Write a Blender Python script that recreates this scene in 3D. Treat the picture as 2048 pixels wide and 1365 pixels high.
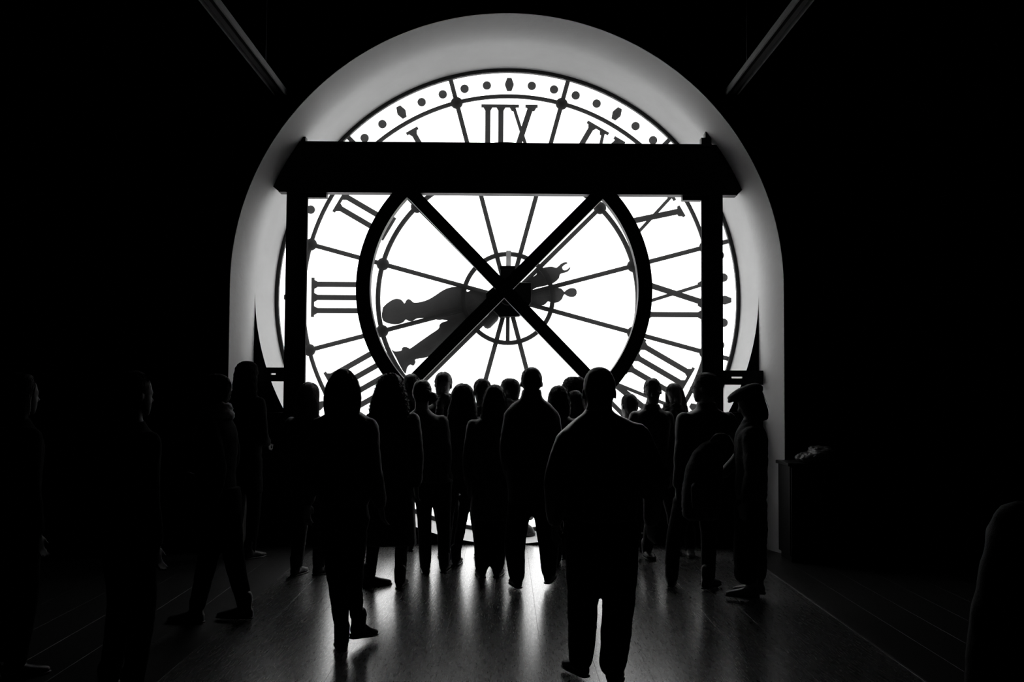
import bpy, bmesh, math, random
import numpy as np
from mathutils import Vector, Matrix

random.seed(7)
RNG = np.random.default_rng(7)
PI = math.pi
for o in list(bpy.data.objects):
    bpy.data.objects.remove(o)
SC = bpy.context.scene
COL = SC.collection

# ------------------------------------------------------------------ camera
F = 1991.0                      # focal length in pixels of the 2048 px wide frame (35 mm lens)
EYE = 1.62
yaw, pitch, roll = 14.0 / F, 87.5 / F, math.radians(0.35)
fw = Vector((math.sin(yaw) * math.cos(pitch), math.cos(yaw) * math.cos(pitch), math.sin(pitch)))
rt0 = fw.cross(Vector((0, 0, 1))).normalized()
up0 = rt0.cross(fw)
rt = rt0 * math.cos(roll) + up0 * math.sin(roll)
up = up0 * math.cos(roll) - rt0 * math.sin(roll)
CAMM = Matrix((rt, up, -fw)).transposed()
cam_data = bpy.data.cameras.new('camera')
cam_data.sensor_width = 36.0
cam_data.lens = F * 36.0 / 2048.0
cam_data.clip_start = 0.05
cam_data.clip_end = 400
cam = bpy.data.objects.new('camera', cam_data)
COL.objects.link(cam)
m4 = CAMM.to_4x4()
m4.translation = Vector((0, 0, EYE))
cam.matrix_world = m4
SC.camera = cam


def pt(px, py, Y):
    """World point on the plane y = Y that is seen at photo pixel (px, py)."""
    d = CAMM @ Vector(((px - 1024.0) / F, -(py - 682.5) / F, -1.0))
    return Vector((0, 0, EYE)) + d * (Y / d.y)


# ------------------------------------------------------------------ light: overcast daylight outside the glass
SKY_H, SKY_Z, SKY_G = 2.7, 4.2, 0.9
world = bpy.data.worlds.new('overcast_sky')
SC.world = world
world.use_nodes = True
nt = world.node_tree
nt.nodes.clear()
wo = nt.nodes.new('ShaderNodeOutputWorld')
bg = nt.nodes.new('ShaderNodeBackground')
tc = nt.nodes.new('ShaderNodeTexCoord')
sep = nt.nodes.new('ShaderNodeSeparateXYZ')
mr = nt.nodes.new('ShaderNodeMapRange')
mr.inputs['From Min'].default_value = -1
mr.inputs['From Max'].default_value = 1
cr = nt.nodes.new('ShaderNodeValToRGB')
els = cr.color_ramp.elements
els[0].position = 0.0
els[0].color = (SKY_G, SKY_G, SKY_G, 1)
els[1].position = 1.0
els[1].color = (SKY_Z, SKY_Z, SKY_Z, 1)
e = els.new(0.5)
e.color = (SKY_H, SKY_H, SKY_H, 1)
nt.links.new(tc.outputs['Generated'], sep.inputs[0])
nt.links.new(sep.outputs['Z'], mr.inputs['Value'])
nt.links.new(mr.outputs[0], cr.inputs[0])
nt.links.new(cr.outputs[0], bg.inputs['Color'])
bg.inputs['Strength'].default_value = 1.0
nt.links.new(bg.outputs[0], wo.inputs[0])

vs = SC.view_settings
SC.display_settings.display_device = 'sRGB'
vs.view_transform = 'Standard'
vs.look = 'None'
vs.exposure = 0.0
vs.gamma = 1.0
vs.use_curve_mapping = False
cy = SC.cycles
cy.use_denoising = True
cy.max_bounces = 8
cy.transparent_max_bounces = 16
cy.sample_clamp_indirect = 4.0

# ------------------------------------------------------------------ dimensions of the place (metres)
YW = 9.67       # face of the room wall with the arch
YS = 10.16      # plane where the round clock reveal begins
YC = 10.94      # clock glass
YP = 10.00      # steel portal in front of the clock
R1 = 2.697      # arch radius
ZC = 2.585      # height of the arch centre
X0 = 0.02
CC = pt(1016, 597, YC)          # clock centre
PXM = F / YC                    # pixels per metre in the clock plane

# ------------------------------------------------------------------ materials
def mat(name, base, rough=0.6, spec=0.5, sheen=0.0, noise=0.15, scale=8.0, bump=0.0, stretch=(1, 1, 1), metal=0.0, bscale=None, sheen_rough=0.5, coat=0.0):
    m = bpy.data.materials.new(name)
    m.use_nodes = True
    t = m.node_tree
    b = t.nodes['Principled BSDF']
    b.inputs['Roughness'].default_value = rough
    b.inputs['Specular IOR Level'].default_value = spec
    b.inputs['Metallic'].default_value = metal
    b.inputs['Sheen Weight'].default_value = sheen
    b.inputs['Sheen Roughness'].default_value = sheen_rough
    b.inputs['Coat Weight'].default_value = coat
    co = t.nodes.new('ShaderNodeTexCoord')
    mp = t.nodes.new('ShaderNodeMapping')
    mp.inputs['Scale'].default_value = stretch
    n = t.nodes.new('ShaderNodeTexNoise')
    n.inputs['Scale'].default_value = scale
    n.inputs['Detail'].default_value = 6
    r = t.nodes.new('ShaderNodeValToRGB')
    lo, hi = base * (1 - noise), base * (1 + noise)
    r.color_ramp.elements[0].position = 0.3
    r.color_ramp.elements[1].position = 0.7
    r.color_ramp.elements[0].color = (lo, lo, lo, 1)
    r.color_ramp.elements[1].color = (hi, hi, hi, 1)
    t.links.new(co.outputs['Object'], mp.inputs[0])
    t.links.new(mp.outputs[0], n.inputs['Vector'])
    t.links.new(n.outputs['Fac'], r.inputs[0])
    t.links.new(r.outputs[0], b.inputs['Base Color'])
    if bump:
        n2 = t.nodes.new('ShaderNodeTexNoise')
        n2.inputs['Scale'].default_value = bscale or scale * 4
        n2.inputs['Detail'].default_value = 5
        t.links.new(mp.outputs[0], n2.inputs['Vector'])
        bp = t.nodes.new('ShaderNodeBump')
        bp.inputs['Strength'].default_value = bump
        bp.inputs['Distance'].default_value = 0.01
        t.links.new(n2.outputs['Fac'], bp.inputs['Height'])
        t.links.new(bp.outputs[0], b.inputs['Normal'])
    return m


M = {}
M['plaster'] = mat('pale_plaster', 0.78, 0.75, 0.3, noise=0.05, scale=1.6, bump=0.25, bscale=14)
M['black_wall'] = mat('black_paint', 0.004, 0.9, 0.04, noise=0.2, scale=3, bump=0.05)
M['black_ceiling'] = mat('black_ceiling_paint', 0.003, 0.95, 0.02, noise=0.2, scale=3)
M['steel'] = mat('black_painted_steel', 0.006, 0.5, 0.25, noise=0.3, scale=5, bump=0.04)
M['steel_matte'] = mat('matte_black_steel', 0.005, 0.85, 0.08, noise=0.3, scale=5, bump=0.04)
M['clock_iron'] = mat('dark_clock_iron', 0.02, 0.55, 0.35, noise=0.3, scale=9, bump=0.08)
M['hand_metal'] = mat('weathered_hand_metal', 0.035, 0.6, 0.3, noise=0.45, scale=5, bump=0.15)
M['zinc'] = mat('pale_zinc', 0.55, 0.5, 0.5, noise=0.1, scale=20)
M['track_metal'] = mat('track_metal', 0.16, 0.42, 0.5, noise=0.15, scale=10, bump=0.05)
M['track_dark'] = mat('track_dark', 0.012, 0.55, 0.3, noise=0.2, scale=10)
M['cloth_black'] = mat('black_wool', 0.010, 0.55, 0.40, sheen=0.12, noise=0.3, scale=40, bump=0.2, bscale=150)
M['cloth_shadow'] = mat('shade_darkened_cloth', 0.003, 0.95, 0.02, noise=0.3, scale=40, bump=0.2, bscale=150)  # cloth for the left-hand figures, the gloom around them put into its colour
M['hair_shade'] = mat('shade_darkened_hair', 0.004, 0.7, 0.08, noise=0.3, scale=30)  # hair darkened in colour to stand for shade on the left-hand figures
M['cloth_dark'] = mat('dark_wool', 0.016, 0.55, 0.40, sheen=0.2, noise=0.3, scale=30, bump=0.25, bscale=130)
M['cloth_grey'] = mat('charcoal_knit', 0.04, 0.75, 0.2, sheen=0.2, noise=0.35, scale=24, bump=0.35, bscale=90)
M['nylon'] = mat('black_nylon', 0.010, 0.40, 0.5, sheen=0.05, noise=0.25, scale=18, bump=0.15, bscale=60)
M['denim'] = mat('dark_denim', 0.012, 0.8, 0.1, sheen=0.08, noise=0.3, scale=50, bump=0.2, bscale=160)
M['leather'] = mat('black_leather', 0.008, 0.45, 0.3, noise=0.3, scale=25, bump=0.2, bscale=80)
M['pale_shoe'] = mat('pale_shoe_leather', 0.16, 0.4, 0.5, noise=0.2, scale=25, bump=0.1)
M['scarf_pale'] = mat('pale_scarf_cloth', 0.22, 0.85, 0.2, sheen=0.3, noise=0.3, scale=30, bump=0.3, bscale=90)
M['skin_shade'] = mat('shade_darkened_skin', 0.018, 0.6, 0.1, noise=0.12, scale=12)  # ordinary skin darkened to paint in the shade on the left-hand figures
M['skin'] = mat('skin', 0.14, 0.55, 0.3, noise=0.12, scale=12, bump=0.05)
M['cap_cloth'] = mat('dark_cap_tweed', 0.018, 0.8, 0.15, sheen=0.2, noise=0.4, scale=60, bump=0.25, bscale=160)
M['lens'] = mat('spectacle_frame', 0.01, 0.25, 0.6, noise=0.1)
M['coat_shiny'] = mat('shiny_padded_cloth', 0.10, 0.35, 0.5, noise=0.25, scale=10, bump=0.3, bscale=18)
M['brass'] = mat('worn_floor_strip', 0.22, 0.35, 0.6, metal=0.6, noise=0.2, scale=6)
M['cabinet'] = mat('black_lacquer', 0.006, 0.4, 0.3, noise=0.2, scale=6)


def hair_mat(name, base, trans, w):
    m = mat(name, base, 0.45, 0.35, noise=0.3, scale=30, stretch=(4, 4, 0.4), bump=0.3, bscale=60)
    t = m.node_tree
    out = t.nodes['Material Output']
    b = t.nodes['Principled BSDF']
    tr = t.nodes.new('ShaderNodeBsdfTranslucent')
    tr.inputs[0].default_value = (trans, trans, trans, 1)
    mx = t.nodes.new('ShaderNodeMixShader')
    mx.inputs[0].default_value = w
    t.links.new(b.outputs[0], mx.inputs[1])
    t.links.new(tr.outputs[0], mx.inputs[2])
    t.links.new(mx.outputs[0], out.inputs[0])
    return m


M['hair_dark'] = hair_mat('dark_hair', 0.012, 0.10, 0.25)
M['hair_mid'] = hair_mat('brown_hair', 0.03, 0.25, 0.3)
M['hair_fair'] = hair_mat('fair_hair', 0.08, 0.5, 0.35)

M['frosted_plastic'] = hair_mat('frosted_plastic', 0.5, 0.55, 0.75)
# glass: clear with a faint frosting
g = bpy.data.materials.new('frosted_clock_glass')
g.use_nodes = True
t = g.node_tree
t.nodes.clear()
out = t.nodes.new('ShaderNodeOutputMaterial')
tp = t.nodes.new('ShaderNodeBsdfTransparent')
tl = t.nodes.new('ShaderNodeBsdfTranslucent')
gl = t.nodes.new('ShaderNodeBsdfGlossy')
gl.inputs['Roughness'].default_value = 0.08
tl.inputs[0].default_value = (0.9, 0.9, 0.9, 1)
tp.inputs[0].default_value = (0.97, 0.97, 0.97, 1)
nz = t.nodes.new('ShaderNodeTexNoise')
nz.inputs['Scale'].default_value = 3.0
nr = t.nodes.new('ShaderNodeMapRange')
nr.inputs['To Min'].default_value = 0.012
nr.inputs['To Max'].default_value = 0.020
m1 = t.nodes.new('ShaderNodeMixShader')
m2 = t.nodes.new('ShaderNodeMixShader')
fr = t.nodes.new('ShaderNodeFresnel')
geo = t.nodes.new('ShaderNodeNewGeometry')      # same reflectance on entering and leaving the sheet
ior = t.nodes.new('ShaderNodeMapRange')
ior.inputs['To Min'].default_value = 1.3
ior.inputs['To Max'].default_value = 1.0 / 1.3
t.links.new(geo.outputs['Backfacing'], ior.inputs['Value'])
t.links.new(ior.outputs[0], fr.inputs[0])
t.links.new(nz.outputs['Fac'], nr.inputs['Value'])
t.links.new(nr.outputs[0], m1.inputs[0])
t.links.new(tp.outputs[0], m1.inputs[1])
t.links.new(tl.outputs[0], m1.inputs[2])
t.links.new(fr.outputs[0], m2.inputs[0])
t.links.new(m1.outputs[0], m2.inputs[1])
t.links.new(gl.outputs[0], m2.inputs[2])
t.links.new(m2.outputs[0], out.inputs[0])
M['glass'] = g


def wood(name='varnished_oak', lo=0.075, hi=0.125, r0=0.22, r1=0.34, spec=0.85):
    m = bpy.data.materials.new(name)
    m.use_nodes = True
    t = m.node_tree
    b = t.nodes['Principled BSDF']
    oi = t.nodes.new('ShaderNodeObjectInfo')
    co = t.nodes.new('ShaderNodeTexCoord')
    add = t.nodes.new('ShaderNodeVectorMath')
    add.operation = 'MULTIPLY_ADD'
    cmb = t.nodes.new('ShaderNodeCombineXYZ')
    t.links.new(oi.outputs['Random'], cmb.inputs[0])
    t.links.new(oi.outputs['Random'], cmb.inputs[1])
    t.links.new(cmb.outputs[0], add.inputs[0])
    add.inputs[1].default_value = (37, 53, 0)
    t.links.new(co.outputs['Object'], add.inputs[2])
    mp = t.nodes.new('ShaderNodeMapping')
    mp.inputs['Scale'].default_value = (9.0, 1.1, 1)
    t.links.new(add.outputs[0], mp.inputs[0])
    n = t.nodes.new('ShaderNodeTexNoise')
    n.inputs['Scale'].default_value = 1.6
    n.inputs['Detail'].default_value = 3
    n.inputs['Distortion'].default_value = 0.6
    t.links.new(mp.outputs[0], n.inputs['Vector'])
    # growth rings: a sine of the warped noise
    mul = t.nodes.new('ShaderNodeMath')
    mul.operation = 'MULTIPLY'
    mul.inputs[1].default_value = 60
    sn = t.nodes.new('ShaderNodeMath')
    sn.operation = 'SINE'
    t.links.new(n.outputs['Fac'], mul.inputs[0])
    t.links.new(mul.outputs[0], sn.inputs[0])
    fine = t.nodes.new('ShaderNodeTexNoise')
    fine.inputs['Scale'].default_value = 9
    fine.inputs['Detail'].default_value = 4
    t.links.new(mp.outputs[0], fine.inputs['Vector'])
    ad = t.nodes.new('ShaderNodeMath')
    ad.operation = 'MULTIPLY_ADD'
    ad.inputs[1].default_value = 0.26
    t.links.new(sn.outputs[0], ad.inputs[0])
    fm = t.nodes.new('ShaderNodeMath')
    fm.operation = 'MULTIPLY_ADD'
    fm.inputs[1].default_value = 0.35
    fm.inputs[2].default_value = 0.33
    t.links.new(fine.outputs['Fac'], fm.inputs[0])
    t.links.new(fm.outputs[0], ad.inputs[2])
    r = t.nodes.new('ShaderNodeMapRange')
    r.inputs['From Min'].default_value = 0.1
    r.inputs['From Max'].default_value = 0.9
    r.inputs['To Min'].default_value = lo
    r.inputs['To Max'].default_value = hi
    t.links.new(ad.outputs[0], r.inputs[0])
    t.links.new(r.outputs[0], b.inputs['Base Color'])
    rr = t.nodes.new('ShaderNodeMapRange')
    rr.inputs['To Min'].default_value = r0
    rr.inputs['To Max'].default_value = r1
    t.links.new(fine.outputs['Fac'], rr.inputs[0])
    t.links.new(rr.outputs[0], b.inputs['Roughness'])
    b.inputs['Specular IOR Level'].default_value = spec
    b.inputs['Coat Weight'].default_value = 0.7 if spec > .5 else 0.0
    rc_ = t.nodes.new('ShaderNodeMapRange')
    rc_.inputs['To Min'].default_value = 0.19
    rc_.inputs['To Max'].default_value = 0.27
    t.links.new(ad.outputs[0], rc_.inputs[0])
    t.links.new(rc_.outputs[0], b.inputs['Coat Roughness'])
    bp = t.nodes.new('ShaderNodeBump')
    bp.inputs['Strength'].default_value = 0.035
    bp.inputs['Distance'].default_value = 0.002
    t.links.new(ad.outputs[0], bp.inputs['Height'])
    t.links.new(bp.outputs[0], b.inputs['Normal'])
    return m


M['wood'] = wood()
M['wood_dark'] = wood('darker_oak', 0.011, 0.02, 0.3, 0.45, 0.35)  # darker, rougher oak for the boards at both sides


# ------------------------------------------------------------------ mesh helpers
class MB:
    """Collects closed shapes into one mesh."""

    def __init__(self):
        self.v, self.f, self.n = [], [], 0

    def add(self, verts, faces):
        b = self.n
        self.v.extend([tuple(p) for p in verts])
        self.f.extend([tuple(i + b for i in fc) for fc in faces])
        self.n += len(verts)
        return self

    def box(self, x0, x1, y0, y1, z0, z1):
        v = [(x0, y0, z0), (x1, y0, z0), (x1, y1, z0), (x0, y1, z0), (x0, y0, z1), (x1, y0, z1), (x1, y1, z1), (x0, y1, z1)]
        return self.add(v, [(3, 2, 1, 0), (4, 5, 6, 7), (0, 1, 5, 4), (1, 2, 6, 5), (2, 3, 7, 6), (3, 0, 4, 7)])

    def prism(self, poly, y0, y1):
        """Polygon given as (x, z) pairs, extruded along y."""
        n = len(poly)
        a = sum(poly[i][0] * poly[(i + 1) % n][1] - poly[(i + 1) % n][0] * poly[i][1] for i in range(n))
        if a < 0:
            poly = poly[::-1]
        v = [(p[0], y0, p[1]) for p in poly] + [(p[0], y1, p[1]) for p in poly]
        f = [tuple(range(n)), tuple(range(2 * n - 1, n - 1, -1))]
        f += [(i, i + n, (i + 1) % n + n, (i + 1) % n) for i in range(n)]
        return self.add(v, f)

    def loft(self, rings, n=18, closed=True):
        """rings: (centre, half-axis vector a, half-axis vector b, exponent)."""
        vs, fs = [], []
        for c, a, b, ex in rings:
            c, a, b = np.array(c), np.array(a), np.array(b)
            for k in range(n):
                th = 2 * PI * k / n
                ct, st = math.cos(th), math.sin(th)
                e = 2.0 / ex
                vs.append(c + a * math.copysign(abs(ct) ** e, ct) + b * math.copysign(abs(st) ** e, st))
        m = len(rings)
        for i in range(m - 1):
            for k in range(n):
                k2 = (k + 1) % n
                fs.append((i * n + k, i * n + k2, (i + 1) * n + k2, (i + 1) * n + k))
        if closed:
            fs.append(tuple(range(n - 1, -1, -1)))
            fs.append(tuple((m - 1) * n + k for k in range(n)))
        return self.add(vs, fs)

    def ell(self, c, ax, ay, az, n=14, m=9):
        c, ax, ay, az = map(np.array, (c, ax, ay, az))
        rings = []
        for i in range(m):
            ph = -PI / 2 + PI * (i + 0.5) / m
            rings.append((c + az * math.sin(ph), ax * math.cos(ph), ay * math.cos(ph), 2))
        return self.loft(rings, n)

    def tube(self, pts, rad, n=12, sub=5, caps=True, squash=None):
        P = np.array([p[:3] for p in pts], float)
        Rr = np.array(rad, float)
        if len(P) > 2 and sub > 1:
            Q, RR = [], []
            for i in range(len(P) - 1):
                p0, p1, p2, p3 = P[max(i - 1, 0)], P[i], P[i + 1], P[min(i + 2, len(P) - 1)]
                for k in range(sub):
                    u = k / sub
                    Q.append(0.5 * ((2 * p1) + (-p0 + p2) * u + (2 * p0 - 5 * p1 + 4 * p2 - p3) * u * u + (-p0 + 3 * p1 - 3 * p2 + p3) * u ** 3))
                    RR.append(Rr[i] * (1 - u) + Rr[i + 1] * u)
            Q.append(P[-1])
            RR.append(Rr[-1])
            P, Rr = np.array(Q), np.array(RR)
        T = np.gradient(P, axis=0)
        T /= np.linalg.norm(T, axis=1)[:, None] + 1e-9
        u = np.cross(T[0], (0.03, 1.0, 0.02))
        if np.linalg.norm(u) < 0.1:
            u = np.cross(T[0], (1.0, 0, 0))
        rings = []
        for i in range(len(P)):
            u = u - T[i] * np.dot(u, T[i])
            u /= np.linalg.norm(u) + 1e-9
            w = np.cross(T[i], u)
            if caps and i == 0:
                for a in (0.92, 0.6):
                    rings.append((P[0] - T[0] * Rr[0] * a * 0.9, u * Rr[0] * math.sqrt(1 - a * a), w * Rr[0] * math.sqrt(1 - a * a), 2))
            rings.append((P[i], u * Rr[i], w * Rr[i], 2))
            if caps and i == len(P) - 1:
                for a in (0.6, 0.92):
                    rings.append((P[-1] + T[-1] * Rr[-1] * a * 0.9, u * Rr[-1] * math.sqrt(1 - a * a), w * Rr[-1] * math.sqrt(1 - a * a), 2))
        return self.loft(rings, n)

    def annulus(self, cx, cz, r0, r1, y0, y1, a0=0.0, a1=2 * PI, n=96):
        full = abs(a1 - a0 - 2 * PI) < 1e-6
        k = n if full else n + 1
        vs, fs = [], []
        for i in range(k):
            a = a0 + (a1 - a0) * i / n
            c, s = math.cos(a), math.sin(a)
            vs += [(cx + r0 * c, y0, cz + r0 * s), (cx + r1 * c, y0, cz + r1 * s), (cx + r1 * c, y1, cz + r1 * s), (cx + r0 * c, y1, cz + r0 * s)]
        for i in range(n):
            j = (i + 1) % k
            for q in range(4):
                q2 = (q + 1) % 4
                fs.append((i * 4 + q, j * 4 + q, j * 4 + q2, i * 4 + q2))
        if not full:
            fs.append((0, 1, 2, 3))
            b = (k - 1) * 4
            fs.append((b + 3, b + 2, b + 1, b))
        return self.add(vs, fs)

    def mesh(self, name, smooth=False, origin=None):
        me = bpy.data.meshes.new(name)
        v = self.v if origin is None else [(p[0] - origin[0], p[1] - origin[1], p[2] - origin[2]) for p in self.v]
        me.from_pydata(v, [], self.f)
        bm = bmesh.new()
        bm.from_mesh(me)
        bmesh.ops.recalc_face_normals(bm, faces=bm.faces)
        bm.to_mesh(me)
        bm.free()
        if smooth:
            me.polygons.foreach_set('use_smooth', [True] * len(me.polygons))
        me.update()
        return me


def link(name, me, material, parent=None, loc=(0, 0, 0)):
    o = bpy.data.objects.new(name, me)
    COL.objects.link(o)
    if material is not None and not me.materials:
        me.materials.append(material)
    o.location = loc
    if parent is not None:
        o.parent = parent
    return o


def build(name, mb, material, parent=None, smooth=False, bevel=0.0):
    """One mesh object; its vertices are stored relative to the parent's location (world coordinates given)."""
    org = tuple(parent_world(parent)) if parent is not None else None
    me = mb.mesh(name, smooth, org)
    o = link(name, me, material, parent)
    if bevel:
        b = o.modifiers.new('edge', 'BEVEL')
        b.width = bevel
        b.segments = 2
        b.limit_method = 'ANGLE'
        b.angle_limit = math.radians(50)
    return o


def parent_world(o):
    v = Vector((0, 0, 0))
    while o is not None:
        v += o.location
        o = o.parent
    return v


def thing(name, label, cat, loc, group=None):
    o = bpy.data.objects.new(name, None)
    o.empty_display_size = 0.2
    COL.objects.link(o)
    o.location = loc
    o['label'] = label
    o['category'] = cat
    if group:
        o['group'] = group
    return o


def struct(name, mb, material, smooth=False, label=None):
    o = build(name, mb, material, None, smooth)
    o['kind'] = 'structure'
    if label:
        o['label'] = label
    return o


def remesh(mb, voxel, smooth_it=3, adapt=0.0, wrinkle=0.0, seed=0, wscale=1.0, origin=(0, 0, 0), extra=None):
    """Fuse the collected closed shapes into one continuous surface."""
    me = mb.mesh('fuse')
    tmp = bpy.data.objects.new('fuse', me)
    COL.objects.link(tmp)
    r = tmp.modifiers.new('r', 'REMESH')
    r.mode = 'VOXEL'
    r.voxel_size = voxel
    r.adaptivity = adapt
    if smooth_it:
        s = tmp.modifiers.new('s', 'SMOOTH')
        s.factor = 0.5
        s.iterations = smooth_it
    dg = bpy.context.evaluated_depsgraph_get()
    ev = tmp.evaluated_get(dg)
    new = bpy.data.meshes.new_from_object(ev)
    bpy.data.objects.remove(tmp)
    bpy.data.meshes.remove(me)
    n = len(new.vertices)
    co = np.empty(n * 3)
    new.vertices.foreach_get('co', co)
    co = co.reshape(-1, 3)
    if wrinkle and n:
        nr = np.empty(n * 3)
        new.vertices.foreach_get('normal', nr)
        nr = nr.reshape(-1, 3)
        rg = np.random.default_rng(seed)
        q = co * np.array((1.0, 1.0, 1.6)) / wscale
        warp = np.stack([np.sin(q @ rg.normal(0, 7, 3) + rg.uniform(0, 6)) for _ in range(3)], 1) * 0.06
        q = q + warp
        d = np.zeros(n)
        for k, fr_ in enumerate((11, 17, 26, 38, 60)):
            dr = rg.normal(0, 1, 3)
            dr /= np.linalg.norm(dr)
            d += np.abs(np.sin(q @ dr * fr_ + rg.uniform(0, 6))) / (1.0 + 0.55 * k)
        d -= d.mean()
        co = co + nr * (d * wrinkle)[:, None]
    co -= np.array(origin)
    new.vertices.foreach_set('co', co.ravel())
    new.polygons.foreach_set('use_smooth', [True] * len(new.polygons))
    new.update()
    return new


def join_mesh(me, mb, origin):
    """Append loose strands to a finished mesh."""
    v = [tuple(x.co) for x in me.vertices]
    f = [tuple(p.vertices) for p in me.polygons]
    b = len(v)
    v += [(p[0] - origin[0], p[1] - origin[1], p[2] - origin[2]) for p in mb.v]
    f += [tuple(i + b for i in fc) for fc in mb.f]
    new = bpy.data.meshes.new('hair')
    new.from_pydata(v, [], f)
    new.polygons.foreach_set('use_smooth', [True] * len(new.polygons))
    new.update()
    bpy.data.meshes.remove(me)
    return new


# ================================================================== THE SETTING
XL, XR, ZT, YB = -6.2, 6.2, 6.1, -3.0
# floor: base slab, boards laid on it as parts
fb = MB().box(XL - 0.2, XR + 0.2, YB - 0.2, 11.3, -0.25, -0.022)
floor = struct('floor', fb, M['black_wall'])
fb = MB()
fb.box(XL, XR, YB, 4.6, -0.022, 0.0)
o = build('plain_boards', fb, M['wood'], floor)
PW, PL = 0.30, 2.10
plank_cache = {}
for i in range(int((XR - XL) / PW) + 1):
    x = 2.33 - 0.30 * 29 + i * PW        # a joint falls on the pale strip
    if x < XL - 0.2 or x > XR:
        continue
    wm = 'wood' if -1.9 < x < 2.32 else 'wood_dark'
    y = 4.6 - (0.0, 0.9, 1.5, 0.4, 1.2)[i % 5]
    while y < 11.2:
        ya, yb = max(y, 4.6), min(y + PL, 11.25)
        y += PL
        if yb - ya < 0.05:
            continue
        key = (round(yb - ya, 3), wm)
        if key not in plank_cache:
            bm = bmesh.new()
            bmesh.ops.create_cube(bm, size=1.0)
            for v in bm.verts:
                v.co = Vector((v.co.x * (PW - 0.0009), v.co.y * (yb - ya - 0.0009), v.co.z * 0.022))
            top = [e_ for e_ in bm.edges if all(v.co.z > 0 for v in e_.verts)]
            bmesh.ops.bevel(bm, geom=top, offset=0.0005, segments=1, affect='EDGES')
            me = bpy.data.meshes.new('plank')
            bm.to_mesh(me)
            bm.free()
            plank_cache[key] = me
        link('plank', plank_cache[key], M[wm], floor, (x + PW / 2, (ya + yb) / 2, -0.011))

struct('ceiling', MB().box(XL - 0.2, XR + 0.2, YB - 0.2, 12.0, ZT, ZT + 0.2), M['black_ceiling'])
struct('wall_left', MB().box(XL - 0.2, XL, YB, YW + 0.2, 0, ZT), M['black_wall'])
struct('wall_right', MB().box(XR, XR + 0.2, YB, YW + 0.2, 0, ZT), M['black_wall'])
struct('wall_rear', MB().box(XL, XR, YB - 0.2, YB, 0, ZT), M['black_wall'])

# room wall with the stilted arch opening
NA = 160


def arch(r, zc=ZC, x0=X0, z0=0.0):
    p = [(x0 - r, z0)]
    for i in range(NA + 1):
        a = PI - PI * i / NA
        p.append((x0 + r * math.cos(a), zc + r * math.sin(a)))
    p.append((x0 + r, z0))
    return p


def wall_with_arch(y0, y1, r):
    mb = MB()
    p = arch(r)
    outer = []
    for (x, z) in p:
        if x <= X0 - r + 1e-6 and z <= 1e-6:
            outer.append((XL - 0.1, 0))
        elif x >= X0 + r - 1e-6 and z <= 1e-6:
            outer.append((XR + 0.1, 0))
        else:
            dx, dz = x - X0, z - ZC
            k = min((XR + 0.1) / max(abs(dx), 1e-6), (ZT - ZC) / max(dz, 1e-6))
            outer.append((X0 + dx * k, ZC + dz * k))
    n = len(p)
    for i in range(n - 1):
        for (a, b, c, d) in ((p[i], p[i + 1], outer[i + 1], outer[i]),):
            mb.add([(a[0], y0, a[1]), (b[0], y0, b[1]), (c[0], y0, c[1]), (d[0], y0, d[1]),
                    (a[0], y1, a[1]), (b[0], y1, b[1]), (c[0], y1, c[1]), (d[0], y1, d[1])],
                   [(0, 1, 2, 3), (7, 6, 5, 4), (2, 3, 7, 6)])
    # corner infill where the rays jump from the side to the top
    return mb


w = wall_with_arch(YW, YW + 0.06, R1 + 0.010)
w.box(XL - 0.1, XL + 2.2, YW + 0.02, YW + 0.06, ZC + 2.4, ZT)
w.box(XR - 2.2, XR + 0.1, YW + 0.02, YW + 0.06, ZC + 2.4, ZT)
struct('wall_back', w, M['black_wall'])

# plaster lining of the arch (extruded stilted arch) as one curved shell
def lining_r(y):
    """Splayed arch that eases into the straight reveal."""
    f_ = max(0.0, min(1.0, (y - YW) / (YS - YW)))
    return R1 + (2.577 - R1) * (1 - (1 - f_) ** 1.7)


lin = MB()
vs_, fs_ = [], []
ys_ = [YW - 0.004 + (YS + 0.004 - YW + 0.004) * k / 10 for k in range(11)]
n = NA + 3
for yy in ys_:
    vs_ += [(x, yy, z) for x, z in arch(lining_r(yy))]
for j in range(len(ys_) - 1):
    for i in range(n - 1):
        fs_.append((j * n + i, j * n + i + 1, (j + 1) * n + i + 1, (j + 1) * n + i))
lin.add(vs_, fs_)
vs_, fs_ = [], []
for (yy, r_) in ((YW - 0.004, R1), (YW - 0.004, R1 + 0.014), (YS + 0.004, R1 + 0.014), (YS + 0.004, 2.577)):
    vs_ += [(x, yy, z) for x, z in arch(r_)]
for j in range(3):
    for i in range(n - 1):
        fs_.append((j * n + i, j * n + i + 1, (j + 1) * n + i + 1, (j + 1) * n + i))
lin.add(vs_, fs_)
struct('trim_1', lin, M['plaster'], True, label='pale plaster lining of the tall arch')

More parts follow.
